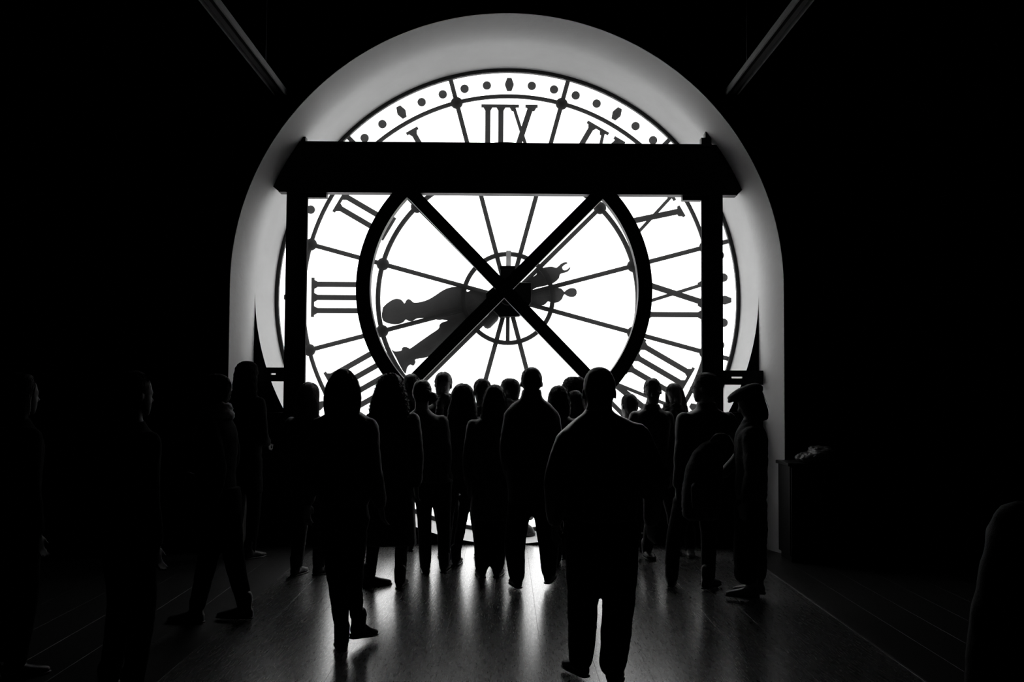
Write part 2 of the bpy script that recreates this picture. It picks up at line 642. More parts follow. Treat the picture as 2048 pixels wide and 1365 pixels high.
# flat face around the round reveal, and the round reveal itself
RS, RC = 2.577, 2.562
sp = MB()
q = []
for i in range(NA + 1):
    a = PI + PI * i / NA
    q.append((X0 + 0.01 + RS * math.cos(a), ZC + RS * math.sin(a)))
for sgn in (-1, 1):
    poly = []
    for i in range(NA // 2 + 1):
        a = PI + (PI / 2) * i / (NA // 2) if sgn < 0 else 2 * PI - (PI / 2) * i / (NA // 2)
        x, z = X0 + RS * math.cos(a), ZC + RS * math.sin(a)
        if z < 0:
            break
        poly.append((x, z))
    for i in range(len(poly) - 1):
        (xa, za), (xb, zb) = poly[i], poly[i + 1]
        xo = X0 + sgn * (RS + 0.02)
        sp.add([(xa, YS, za), (xb, YS, zb), (xo, YS, zb), (xo, YS, za), (xa, YS + 0.05, za), (xb, YS + 0.05, zb), (xo, YS + 0.05, zb), (xo, YS + 0.05, za)],
               [(0, 1, 2, 3), (7, 6, 5, 4)])
    (xa, za) = poly[-1]
    sp.add([(xa, YS, za), (X0 + sgn * (RS + 0.02), YS, za), (X0 + sgn * (RS + 0.02), YS, 0), (xa, YS, 0)], [(0, 1, 2, 3)])
struct('wall_alcove', sp, M['black_wall'], label='black flat face beside the round clock reveal')

rv = MB()
vs_, fs_ = [], []
NR = 288
prof = [(YS - 0.002, RS), (YS + 0.25, RS - 0.004), (YC - 0.2, RC + 0.004), (YC + 0.004, RC)]
for (yy, rr_) in prof:
    f_ = (yy - YS) / (YC - YS)
    cx, cz = X0 + (CC.x - X0) * f_, ZC + (CC.z - ZC) * f_
    for i in range(NR):
        a = 2 * PI * i / NR
        vs_.append((cx + rr_ * math.cos(a), yy, max(cz + rr_ * math.sin(a), -0.02)))
nb = len(vs_)
for i in range(NR):
    a = 2 * PI * i / NR
    vs_.append((X0 + (RS + 0.12) * math.cos(a), YC + 0.004, max(ZC + (RS + 0.12) * math.sin(a), -0.2)))
for i in range(NR):
    vs_.append((vs_[nb + i][0], YS + 0.03, vs_[nb + i][2]))
for j in range(len(prof) - 1):
    for i in range(NR):
        i2 = (i + 1) % NR
        fs_.append((j * NR + i, j * NR + i2, (j + 1) * NR + i2, (j + 1) * NR + i))
l3 = (len(prof) - 1) * NR
for i in range(NR):
    i2 = (i + 1) % NR
    fs_.append((nb + i, nb + i2, nb + NR + i2, nb + NR + i))
rv.add(vs_, fs_)
struct('trim_2', rv, M['plaster'], True, label='pale plaster reveal curving round the clock')
# outer masonry that keeps daylight from leaking around the reveal
om = MB().annulus(X0, ZC, RS + 0.05, 9.0, YC - 0.09, YC + 0.004, n=96)
struct('wall_facade', om, M['black_wall'])

# thin worn strip let into the floor boards
xa = pt(1525, 1130, 7.0)
fs = MB().box(2.323, 2.337, 4.7, 9.66, -0.004, 0.0025)
struct('trim_3', fs, M['brass'], label='thin pale strip let into the dark floorboards')

# ================================================================== THE CLOCK (seen from behind)
clock = thing('clock', 'giant round glass clock seen from behind, Roman numerals reversed, filling the arch', 'clock', (CC.x, YC, CC.z))


def cpos(px, py):
    """Photo pixel -> offset from the clock centre in metres."""
    p = pt(px, py, YC)
    return (p.x, p.z)


u_ = 1.0 / PXM
cx, cz = CC.x, CC.z
RO0, RO1 = 458.5 * u_, 466 * u_
build('rim_frame', MB().annulus(cx, cz, RO0, RO1 + 0.008, YC - 0.02, YC + 0.02, n=160), M['clock_iron'], clock, True).data.polygons.foreach_set('use_smooth', [False] * 640)
rg_ = MB().annulus(cx, cz, 407.5 * u_, 411.3 * u_, YC + 0.015, YC + 0.035, n=144)
rg_.annulus(cx, cz, 413.0 * u_, 415.5 * u_, YC + 0.015, YC + 0.035, n=144)
rg_.annulus(cx, cz, 411 * u_, 413.5 * u_, YC + 0.022, YC + 0.033, n=144)
build('minute_ring', rg_, M['clock_iron'], clock)
rg_ = MB().annulus(cx, cz, 256.5 * u_, 261 * u_, YC + 0.012, YC + 0.035, n=128)
rg_.annulus(cx, cz, 261 * u_, 266 * u_, YC + 0.018, YC + 0.035, n=128)
build('numeral_ring', rg_, M['clock_iron'], clock)
build('hub_ring', MB().annulus(cx, cz, 85 * u_, 94 * u_, YC + 0.005, YC + 0.03, n=80), M['clock_iron'], clock)


def radial_bar(mb, ang, r0, r1, w, y0, y1):
    d = (math.cos(ang), math.sin(ang))
    t_ = (-d[1], d[0])
    poly = [(cx + d[0] * r + t_[0] * s * w / 2, cz + d[1] * r + t_[1] * s * w / 2) for r, s in ((r0, -1), (r1, -1), (r1, 1), (r0, 1))]
    mb.prism(poly, y0, y1)


for k in range(12):
    a = math.radians(15 + 30 * k)
    mb = MB()
    radial_bar(mb, a, 0.12, RO0 + 0.01, 9.0 * u_, YC + 0.020, YC + 0.030)     # flange on the glass
    radial_bar(mb, a, 0.20, RO0 + 0.01, 3.0 * u_, YC + 0.012, YC + 0.021)     # web standing into the room
    sp_ = build('spoke', mb, M['clock_iron'], clock)
    for r_, s_ in ((261 * u_, 13 * u_), (411 * u_, 12.5 * u_)):
        pb = MB()
        px_, pz_ = cx + r_ * math.cos(a), cz + r_ * math.sin(a)
        pb.ell((px_, YC + 0.025, pz_), (s_, 0, 0), (0, 0.022, 0), (0, 0, s_), 16, 8)
        build('boss', pb, M['clock_iron'], sp_, True)

# glass panes, one per field between the bars
bands = [(94 * u_, 261 * u_), (261 * u_, 411.5 * u_), (411.5 * u_, RO0 + .004)]
for k in range(12):
    a0, a1 = math.radians(15 + 30 * k), math.radians(45 + 30 * k)
    for (r0, r1) in bands:
        build('pane', MB().annulus(cx, cz, r0 + 0.0015, r1 - 0.0015, YC - 0.030, YC - 0.024, a0, a1, n=8), M['glass'], clock)
for k in range(12):
    a0, a1 = math.radians(15 + 30 * k), math.radians(45 + 30 * k)
    build('pane', MB().annulus(cx, cz, 0.13, 94 * u_ - 0.0015, YC - 0.030, YC - 0.024, a0, a1, n=6), M['glass'], clock)

YN0, YN1 = YC + 0.050, YC + 0.062
for k in range(60):
    th = math.radians(6 * k)
    d = (-math.sin(th), math.cos(th))
    r_ = 437.5 * u_
    if k % 5:
        mb = MB()
        c_ = (cx + d[0] * r_, cz + d[1] * r_)
        poly = [(c_[0] + 8.7 * u_ * math.cos(2 * PI * i / 20), c_[1] + 8.7 * u_ * math.sin(2 * PI * i / 20)) for i in range(20)]
        mb.prism(poly, YN0, YN1)
        build('minute_dot', mb, M['clock_iron'], clock)
    else:
        t_ = (-d[1], d[0])
        poly = []
        for a_, b_ in ((0, 13.5), (-4.5, 13.5), (-9, 1.5), (-9, -1.5), (-4.5, -13.5), (4.5, -13.5), (9, -1.5), (9, 1.5), (4.5, 13.5)):
            poly.append((cx + d[0] * (r_ + b_ * u_) + t_[0] * a_ * u_, cz + d[1] * (r_ + b_ * u_) + t_[1] * a_ * u_))
        build('hour_marker', MB().prism(poly, YN0, YN1), M['clock_iron'], clock)

ROM = ['XII', 'I', 'II', 'III', 'IIII', 'V', 'VI', 'VII', 'VIII', 'IX', 'X', 'XI']
B0, B1 = 277 * u_, 396 * u_
WID = {'I': 26.5, 'V': 58.0, 'X': 60.0}
for h in range(12):
    th = math.radians(30 * h)
    d = (-math.sin(th), math.cos(th))
    tt = (-math.cos(th), -math.sin(th))         # reading direction for somebody outside
    mb = MB()
    tot = sum(WID[c] for c in ROM[h])
    a = -tot / 2

    def P(a_, b_):
        return (cx + d[0] * b_ + tt[0] * a_ * u_, cz + d[1] * b_ + tt[1] * a_ * u_)

    jj = [0]

    def quad(*ab):
        jj[0] += 1
        e_ = 0.0006 * (jj[0] % 5)
        mb.prism([P(*p) for p in ab], YN0 - e_, YN1 + e_)

    def stroke(a0_, b0_, a1_, b1_, w_):
        quad((a0_ - w_ / 2, b0_), (a0_ + w_ / 2, b0_), (a1_ + w_ / 2, b1_), (a1_ - w_ / 2, b1_))

    def serif(ac, b, w_, sw_, inward):
        s = 1 if inward else -1
        t1, t2 = 6 * u_ * s, 13 * u_ * s
        quad((ac - sw_ / 2, b), (ac + sw_ / 2, b), (ac + sw_ / 2, b + t1), (ac - sw_ / 2, b + t1))
        quad((ac - w_ / 2 - 4, b + t1 * 0.95), (ac + w_ / 2 + 4, b + t1 * 0.95), (ac + w_ / 2 - 0.2, b + t2), (ac - w_ / 2 + 0.2, b + t2))

    for c in ROM[h]:
        wd = WID[c]
        ac = a + wd / 2
        if c == 'I':
            stroke(ac, B0, ac, B1, 10.8)
            serif(ac, B0, 10.8, 26.6, True)
            serif(ac, B1, 10.8, 26.6, False)
        elif c == 'X':
            stroke(ac - 19, B1, ac + 19, B0, 12.0)
            stroke(ac + 19, B1, ac - 19, B0, 7.0)
            for s_, b_, i_, w_ in ((-19, B1, False, 12), (19, B0, True, 12), (19, B1, False, 5.2), (-19, B0, True, 5.2)):
                serif(ac + s_, b_, w_, 25, i_)
        else:
            stroke(ac - 19, B1, ac - 1, B0, 12.0)
            stroke(ac + 19, B1, ac + 2, B0, 7.0)
            serif(ac - 19, B1, 12, 25, False)
            serif(ac + 19, B1, 5.2, 25, False)
        a += wd
    build('numeral', mb, M['clock_iron'], clock)


def zc_(pts):
    """Points measured on an enlargement of the hub (440 px shown 2048 wide) -> photo pixels."""
    return [(740 + x / 4.655, 480 + y / 4.655) for x, y in pts]


hand1 = zc_([(100, 640), (115, 608), (150, 575), (200, 545), (240, 537), (280, 550), (305, 582), (322, 556), (345, 540), (375, 556), (395, 572),
             (470, 566), (560, 530), (650, 470), (720, 436), (790, 424), (850, 432), (900, 470), (930, 458), (1010, 452), (1100, 470), (1290, 460), (1460, 455),
             (1560, 450), (1640, 440), (1700, 440), (1740, 432), (1790, 442), (1815, 470), (1840, 452), (1880, 436), (1920, 442), (1935, 470), (1930, 500),
             (1905, 518), (1860, 515), (1825, 495), (1810, 505), (1795, 540), (1755, 570), (1700, 572), (1665, 560), (1640, 585), (1600, 598), (1480, 590),
             (1290, 610), (1100, 640), (900, 690), (700, 720), (640, 738), (560, 722), (470, 718), (420, 724), (385, 744), (350, 748), (318, 732),
             (290, 760), (215, 778), (105, 745)])
hand2 = zc_([(190, 1020), (215, 1035), (280, 1030), (290, 1003), (320, 995), (350, 1003), (365, 1010), (450, 950), (550, 880), (630, 825), (640, 790),
             (665, 765), (720, 745), (640, 735), (615, 735), (680, 700), (900, 600), (1150, 480), (1290, 420), (1430, 380), (1500, 350), (1570, 300), (1590, 290),
             (1550, 310), (1600, 262), (1640, 245), (1700, 240), (1740, 250), (1780, 215), (1820, 198), (1845, 205), (1815, 222), (1795, 245), (1805, 270),
             (1830, 272), (1855, 255), (1868, 243), (1870, 258), (1845, 285), (1805, 297), (1775, 310), (1765, 345), (1730, 380), (1680, 405), (1600, 425), (1500, 450),
             (1290, 540), (1100, 660), (950, 770), (820, 870), (700, 970), (560, 1070), (500, 1095), (415, 1110), (415, 1135), (395, 1170), (365, 1160),
             (335, 1190), (320, 1245), (275, 1180), (235, 1100)])
def rounded(p, n=3):
    out_ = []
    m_ = len(p)
    for i in range(m_):
        a, b, c, d = [np.array(p[(i + k) % m_]) for k in (-1, 0, 1, 2)]
        for k in range(n):
            u = k / n
            out_.append(tuple(0.5 * (2 * b + (c - a) * u + (2 * a - 5 * b + 4 * c - d) * u * u * .9 + (3 * b - a - 3 * c + d) * u ** 3 * .9)) if k else tuple(b))
    return out_


for pts_, y0, y1, nm in ((hand1, YC + 0.16, YC + 0.20, 'long straight hand'), (hand2, YC + 0.10, YC + 0.14, 'shorter hand pointing down')):
    ho = build('hand', MB().prism([cpos(*p) for p in rounded(pts_)], y0, y1), M['hand_metal'], clock)
    ho['label'] = nm
    rib = MB()
    # raised spine along the middle of the hand
    e0, e1 = (cpos(775, 628), cpos(1125, 582)) if nm.startswith('long') else (cpos(812, 718), cpos(1112, 548))
    dx, dz = e1[0] - e0[0], e1[1] - e0[1]
    L_ = math.hypot(dx, dz)
    nx, nz_ = -dz / L_, dx / L_
    rib.prism([(e0[0] + nx * 0.012, e0[1] + nz_ * 0.012), (e0[0] - nx * 0.012, e0[1] - nz_ * 0.012), (e1[0] - nx * 0.02, e1[1] - nz_ * 0.02), (e1[0] + nx * 0.02, e1[1] + nz_ * 0.02)], y0 - 0.012, y0 + 0.002)
    build('spine', rib, M['hand_metal'], ho)

# movement housing and its fittings around the arbor
hb = MB()
poly = [cpos(1000, 541), cpos(1022, 541), cpos(1023, 557), cpos(1038, 567), cpos(1062, 567), cpos(1062, 606), cpos(1052, 621), cpos(1038, 634), cpos(1000, 636), cpos(985, 621), cpos(972, 602), cpos(972, 588), cpos(990, 573), cpos(1000, 561)]
hb.prism(poly, YC - 0.10, YC + 0.08)
build('movement_housing', hb, M['steel'], clock, bevel=0.008)
build('arbor', MB().annulus(cx, cz, 0.001, 0.09, YC - 0.24, YC + 0.22, n=24), M['steel'], clock)
mb = MB()
(x0_, z0_), (x1_, z1_) = cpos(1012, 537), cpos(1022, 503)
mb.box(x0_, x1_, YC - 0.05, YC - 0.035, z0_, z1_)
build('bracket_plate', mb, M['frosted_plastic'], clock)['label'] = 'pale perforated bracket plate'
mb = MB()
(x0_, z0_), (x1_, z1_) = cpos(1000, 549), cpos(1030, 534)
mb.box(x0_, x1_, YC - 0.08, YC - 0.02, z0_, z1_)
(x0_, z0_), (x1_, z1_) = cpos(1044, 576), cpos(1061, 565)
mb.box(x0_, x1_, YC - 0.06, YC - 0.03, z0_, z1_)
build('motor_bracket', mb, M['steel'], clock)
mb = MB()
(x0_, z0_), (x1_, z1_) = cpos(1011.5, 684), cpos(1019.5, 630)
mb.box(x0_, x1_, YC + 0.01, YC + 0.03, z0_, z1_)
build('hub_strut', mb, M['clock_iron'], clock)
mb = MB()
p0, p1 = cpos(989, 634), cpos(974, 648)
mb.tube([(p0[0], YC + 0.09, p0[1]), (p1[0], YC + 0.09, p1[1])], [0.05, 0.055], 12, 1)
build('counterweight', mb, M['hand_metal'], clock, True)

# ================================================================== THE STEEL PORTAL
RC_ = pt(1008.5, 578, YP)
portal = thing('steel_frame', 'black steel portal with ring and crossed braces standing before the clock', 'frame', (RC_.x, YP, 0))
zt, zb = (pt(1010, 285.5, YP).z, pt(1010, 386, YP).z)
xl0, xl1, xr0, xr1 = pt(557, 385, YP).x, pt(598, 285, YP).x, pt(1475, 388, YP).x, pt(1428, 287, YP).x
re_ = lining_r(YP + 0.07) + 0.006


def arch_x(z, sg):
    return X0 + sg * math.sqrt(max(re_ ** 2 - (z - ZC) ** 2, 0))


zs_b = [zb + 0.05 + (zt - zb - 0.05) * k / 6 for k in range(7)]
poly = [(xl0, zb), (xr0, zb)] + [(arch_x(z, 1), z) for z in zs_b] + [(arch_x(z, -1), z) for z in reversed(zs_b)]
bmb = MB().prism(poly, YP + 0.02, YP + 0.12)
bmb.box(xl0, xr0, YP, YP + 0.14, zb - 0.006, zb + 0.022)
bmb.box(xl1 + 0.02, xr1 - 0.02, YP, YP + 0.14, zt - 0.022, zt)
build('crossbeam', bmb, M['steel'], portal)
for (xa_, xb_, xs_) in ((569, 611, 596), (1405, 1447, 1419)):
    ya_ = 600
    x0_, x1_, xm_ = pt(xa_, ya_, YP).x, pt(xb_, ya_, YP).x, pt(xs_, ya_, YP).x
    mb = MB()
    mb.box(x0_, xm_ - 0.004, YP + 0.02, YP + 0.07, 0, zb)
    mb.box(xm_ + 0.004, x1_, YP + 0.02, YP + 0.07, 0, zb)
    mb.box(xm_ - 0.03, xm_ + 0.03, YP + 0.03, YP + 0.11, 0, zb)
    po = build('post', mb, M['steel_matte'], portal)
    mb = MB().box(x0_ - 0.05, x1_ + 0.05, YP - 0.03, YP + 0.17, 0, 0.02)
    build('base_plate', mb, M['steel'], po)
rx, rz_ = RC_.x, RC_.z
us = YP / F
ring = MB().annulus(rx, rz_, 270 * us, 298 * us, YP + 0.012, YP + 0.135, n=144)
build('ring', ring, M['steel'], portal)
for ang in (45.6, 134.2, 225.6, 314.2):
    a = math.radians(ang)
    dx, dz = math.cos(a), math.sin(a)
    hw = 12.3 * us
    poly = [(rx + dx * r - dz * s * hw, rz_ + dz * r + dx * s * hw) for r, s in ((0.0, -1), (275 * us, -1), (275 * us, 1), (0.0, 1))]
    e_ = 0.002 * (1 if ang in (45.6, 225.6) else -1)
    build('brace', MB().prism(poly, YP + 0.02 + e_, YP + 0.125 + e_), M['steel'], portal)
# bracket plates at the beam ends
for (xa_, xb_, ya_, yb_) in ((611, 652, 383, 394), (1366, 1405, 386, 399.5), (1404, 1416, 274, 290), (1412, 1424, 262, 290), (601, 610, 272, 288)):
    p0, p1 = pt(xa_, yb_, YP), pt(xb_, ya_, YP)
    build('bracket', MB().box(p0.x, p1.x, YP + 0.03, YP + 0.12, p0.z, p1.z), M['steel'], portal)
# side rails from the posts to the wall, each with a narrow slot
for (xa_, xb_, ya_, yb_, s0, s1, sy) in ((499, 570, 735.5, 763, 540, 549.5, 748.5), (1446, 1532, 741.5, 770, 1465, 1487, 755.5)):
    p0, p1 = pt(xa_, yb_, YP), pt(xb_, ya_, YP)
    q0, q1 = pt(s0, sy + 1.6, YP), pt(s1, sy - 1.6, YP)
    mb = MB()
    mb.box(p0.x, p1.x, YP + 0.04, YP + 0.075, q1.z, p1.z)
    mb.box(p0.x, p1.x, YP + 0.04, YP + 0.075, p0.z, q0.z)
    mb.box(p0.x, q0.x, YP + 0.04, YP + 0.075, q0.z, q1.z)
    mb.box(q1.x, p1.x, YP + 0.04, YP + 0.075, q0.z, q1.z)
    build('rail', mb, M['steel'], portal)
for (xa_, xb_) in ((499, 570), (1446, 1528)):
    p0, p1 = pt(xa_, 860, YP), pt(xb_, 826, YP)
    build('infill_panel', MB().box(p0.x, p1.x, YP + 0.04, YP + 0.075, 0.0, p1.z), M['steel_matte'], portal)
for sg in (-1, 1):  # unseen blocks added behind the beam ends to deepen shadow on the lining
    z0_, z1_ = zb + 0.10, zt - 0.06
    xo = X0 + sg * math.sqrt(2.577 ** 2 - (z1_ - ZC) ** 2)
    xi = X0 + sg * 2.06
    build('shadow_block', MB().box(min(xo, xi), max(xo, xi), YP + 0.12, YP + 0.42, z0_, z1_), M['steel_matte'], portal)

# ================================================================== CEILING TRACKS
for (pa, lab) in (((562, 192), 'dim perforated lighting track running overhead to the left of the arch'), ((1462, 192), 'dim perforated lighting track running overhead to the right of the arch')):
    a = pt(pa[0], pa[1], YW)
    sg = -1 if a.x < 0 else 1
    tr = thing('lighting_track', lab, 'track', (a.x, YW, a.z))
    y0, y1 = 4.6, YW - 0.03
    w_, h_ = 0.12, 0.055
    mb = MB()
    mb.box(a.x - w_ / 2, a.x + w_ / 2, y0, y1, a.z + h_, a.z + h_ + 0.004)
    build('cover_plate', mb, M['track_dark'], tr)
    for s_ in (-1, 1):
        mb = MB()
        xx = a.x + s_ * w_ / 2
        mb.box(xx - 0.003, xx + 0.003, y0, y1, a.z, a.z + h_)
        mb.box(xx - (0.012 if s_ > 0 else 0), xx + (0.012 if s_ < 0 else 0), y0, y1, a.z - 0.003, a.z)
        build('flange', mb, M['track_metal'], tr)
    mb = MB()
    xx = a.x + sg * 0.012
    mb.box(xx - 0.02, xx + 0.02, y0, y1, a.z + 0.012, a.z + h_)
    build('conductor_rail', mb, M['track_dark'], tr)
    k = 0
    yy = 5.6
    while yy < y1 - 0.1:
        mb = MB().box(a.x - sg * 0.048, a.x - sg * 0.020, yy, yy + 0.05, a.z + h_ - 0.006, a.z + h_ - 0.001)
        build('slot_clip', mb, M['track_metal'], tr)
        yy += 0.26
    for yy in (5.4, 7.2, 9.0):
        mb = MB().box(a.x - 0.008, a.x + 0.008, yy, yy + 0.02, a.z + h_, ZT)
        build('hanger', mb, M['track_dark'], tr)

# ================================================================== THE STAND WITH A COAT
ST_Y = 9.2
p0 = pt(1578, 927, ST_Y)
p1 = pt(1690, 927, ST_Y)
stand = thing('cabinet', 'low black cabinet against the dark wall at the right of the arch', 'cabinet', ((p0.x + p1.x) / 2, ST_Y + 0.2, 0))
zs = p0.z
build('carcass', MB().box(p0.x + 0.01, p1.x - 0.01, ST_Y + 0.015, ST_Y + 0.40, 0.06, zs - 0.03), M['cabinet'], stand)
build('plinth', MB().box(p0.x + 0.03, p1.x - 0.03, ST_Y + 0.04, ST_Y + 0.38, 0, 0.06), M['cabinet'], stand)
build('worktop', MB().box(p0.x - 0.01, p1.x + 0.01, ST_Y - 0.005, ST_Y + 0.42, zs - 0.03, zs), M['cabinet'], stand, bevel=0.004)
dmid = (p0.x + p1.x) / 2
for (xa_, xb_, hx) in ((p0.x + 0.02, dmid - 0.003, dmid - 0.03), (dmid + 0.003, p1.x - 0.02, dmid + 0.03)):
    dr = build('door', MB().box(xa_, xb_, ST_Y, ST_Y + 0.016, 0.075, zs - 0.04), M['cabinet'], stand, bevel=0.003)
    build('handle', MB().tube([(hx, ST_Y - 0.002, 0.5), (hx, ST_Y - 0.025, 0.52), (hx, ST_Y - 0.025, 0.62), (hx, ST_Y - 0.002, 0.64)], [0.005] * 4, 8, 3), M['track_metal'], dr, True)
jc = pt(1638, 927, ST_Y + 0.16)
coat = thing('coat', 'crumpled shiny coat lying folded on the low black cabinet', 'coat', (jc.x, ST_Y + 0.16, zs))
mb = MB()
sj = F / (ST_Y + 0.16)
for (x, y, w_, h_, dd) in ((-0.06, 0.04, 0.16, 0.055, 0.15), (0.03, 0.075, 0.14, 0.075, 0.14), (0.0, 0.115, 0.10, 0.04, 0.1), (0.10, 0.045, 0.08, 0.045, 0.1), (-0.12, 0.025, 0.06, 0.03, 0.1)):
    mb.ell((jc.x + x, ST_Y + 0.16, zs + y), (w_, 0, 0), (0, dd, 0), (0, 0, h_), 16, 9)
me = remesh(mb, 0.008, 2, 0, 0.012, 5, 0.55, coat.location)
v_ = np.empty(len(me.vertices) * 3)
me.vertices.foreach_get('co', v_)
v_ = v_.reshape(-1, 3)
v_[:, 2] = np.maximum(v_[:, 2], 0.002)
me.vertices.foreach_set('co', v_.ravel())
link('folded_cloth', me, M['coat_shiny'], coat)
mb = MB()
for s_ in (-1, 1):
    mb.tube([(jc.x + 0.10 * s_, ST_Y + 0.08, zs + 0.06), (jc.x + 0.03 * s_, ST_Y + 0.04, zs + 0.075), (jc.x - 0.06 * s_, ST_Y + 0.035, zs + 0.045), (jc.x - 0.12 * s_, ST_Y + 0.05, zs + 0.035)], [0.03, 0.033, 0.03, 0.026], 12, 4)
link('sleeve', remesh(mb, 0.009, 2, 0, 0.006, 6, 0.5, coat.location), M['coat_shiny'], coat)


# ================================================================== PEOPLE
def rotz(v, a):
    c, s = math.cos(a), math.sin(a)
    return np.array((v[0] * c - v[1] * s, v[0] * s + v[1] * c, v[2]))


HEAD = [(-0.002, .018, .016, .062), (0.006, .034, .03, .056), (.022, .047, .05, .040), (.05, .059, .077, .018), (.08, .067, .089, .008), (.115, .073, .094, .0),
        (.15, .077, .097, -.003), (.18, .072, .091, -.005), (.205, .055, .070, -.006), (.219, .034, .042, -.006), (.226, .012, .015, -.006)]
CAP = [(.244, .012, .014, -.008), (.238, .034, .045, -.008), (.225, .054, .069, -.009), (.206, .069, .086, -.010), (.18, .080, .096, -.013), (.155, .085, .098, -.017), (.128, .084, .09, -.024)]
LONGCAP = CAP[:4] + [(.18, .081, .096, -.013), (.155, .088, .098, -.018), (.12, .094, .092, -.024)]
HAIR = {
    'buzz': [(z, a * .965, b * .97, c) for z, a, b, c in CAP] + [(.10, .074, .07, -.036), (.07, .062, .05, -.048), (.05, .045, .03, -.055)],
    'short': CAP + [(.10, .077, .07, -.038), (.07, .066, .054, -.05), (.04, .05, .035, -.058)],
    'bob': LONGCAP + [(.07, .099, .08, -.03), (.02, .10, .072, -.03), (-.02, .09, .06, -.03), (-.045, .06, .04, -.03)],
    'fall': [(.243, .012, .014, -.008), (.236, .03, .045, -.008), (.222, .047, .066, -.009), (.20, .064, .084, -.010), (.17, .082, .096, -.015), (.136, .096, .098, -.022), (.074, .108, .085, -.03), (.02, .108, .074, -.035), (-.03, .10, .064, -.042), (-.07, .088, .054, -.048), (-.10, .066, .04, -.052), (-.12, .035, .02, -.055)],
    'long': LONGCAP + [(.07, .098, .08, -.032), (.02, .102, .072, -.036), (-.04, .104, .066, -.042), (-.10, .104, .06, -.055), (-.16, .098, .05, -.07), (-.21, .075, .035, -.08), (-.235, .045, .02, -.085)],
    'longer': LONGCAP + [(.07, .101, .08, -.032), (.01, .11, .072, -.036), (-.05, .117, .066, -.045), (-.12, .118, .06, -.06), (-.22, .108, .05, -.075), (-.31, .08, .035, -.085), (-.34, .045, .02, -.09)],
    'curly': [(.25, .014, .016, -.008), (.244, .04, .05, -.008), (.23, .062, .076, -.01), (.208, .08, .094, -.012), (.18, .093, .104, -.015), (.14, .104, .104, -.022), (.08, .116, .095, -.03), (.02, .132, .088, -.035), (-.04, .146, .085, -.045), (-.10, .148, .075, -.06), (-.15, .12, .06, -.065), (-.19, .075, .04, -.065)],
    'curly_short': [(.265, .03, .03, -.01), (.252, .065, .07, -.01), (.22, .095, .105, -.012), (.17, .105, .112, -.02), (.12, .1, .1, -.03), (.07, .09, .07, -.05), (.04, .06, .04, -.058)],
}


def hand_shape(mb, wrist, d, thumb, size=1.0, curl=0.35):
    """Palm, four separate bent fingers and a thumb from the side of the palm."""
    w, d, th = np.array(wrist), np.array(d, float), np.array(thumb, float)
    d /= np.linalg.norm(d)
    th = th - d * np.dot(th, d)
    th /= np.linalg.norm(th) + 1e-9
    nrm = np.cross(d, th)
    s = size
    mb.loft([(w - d * .01, th * .026 * s, nrm * .019 * s, 2), (w + d * .02 * s, th * .032 * s, nrm * .017 * s, 2.2), (w + d * .06 * s, th * .041 * s, nrm * .014 * s, 2.4), (w + d * .088 * s, th * .040 * s, nrm * .011 * s, 2.4)], 14)
    for k, (off, ln, sp) in enumerate(((.030, .070, .10), (.0105, .08, .03), (-.0105, .075, -.04), (-.030, .058, -.13))):
        p = w + d * .078 * s + th * off * s
        pts, ang = [p], 0.12
        dd = d + th * sp
        dd /= np.linalg.norm(dd)
        for seg, fr_ in ((0.5, .6), (0.3, 1.0), (0.2, .8)):
            ang += curl * fr_
            pts.append(pts[-1] + (dd * math.cos(ang) + nrm * math.sin(ang)) * ln * seg * s)
        mb.tube(pts, [.0088 * s, .0085 * s, .0078 * s, .0066 * s], 8, 3)
    p = w + d * .022 * s + th * .026 * s
    mb.tube([p, p + (d * .6 + th * .75) * .034 * s, p + (d * .95 + th * .6 + nrm * .25) * .058 * s], [.012 * s, .0105 * s, .0085 * s], 8, 3)


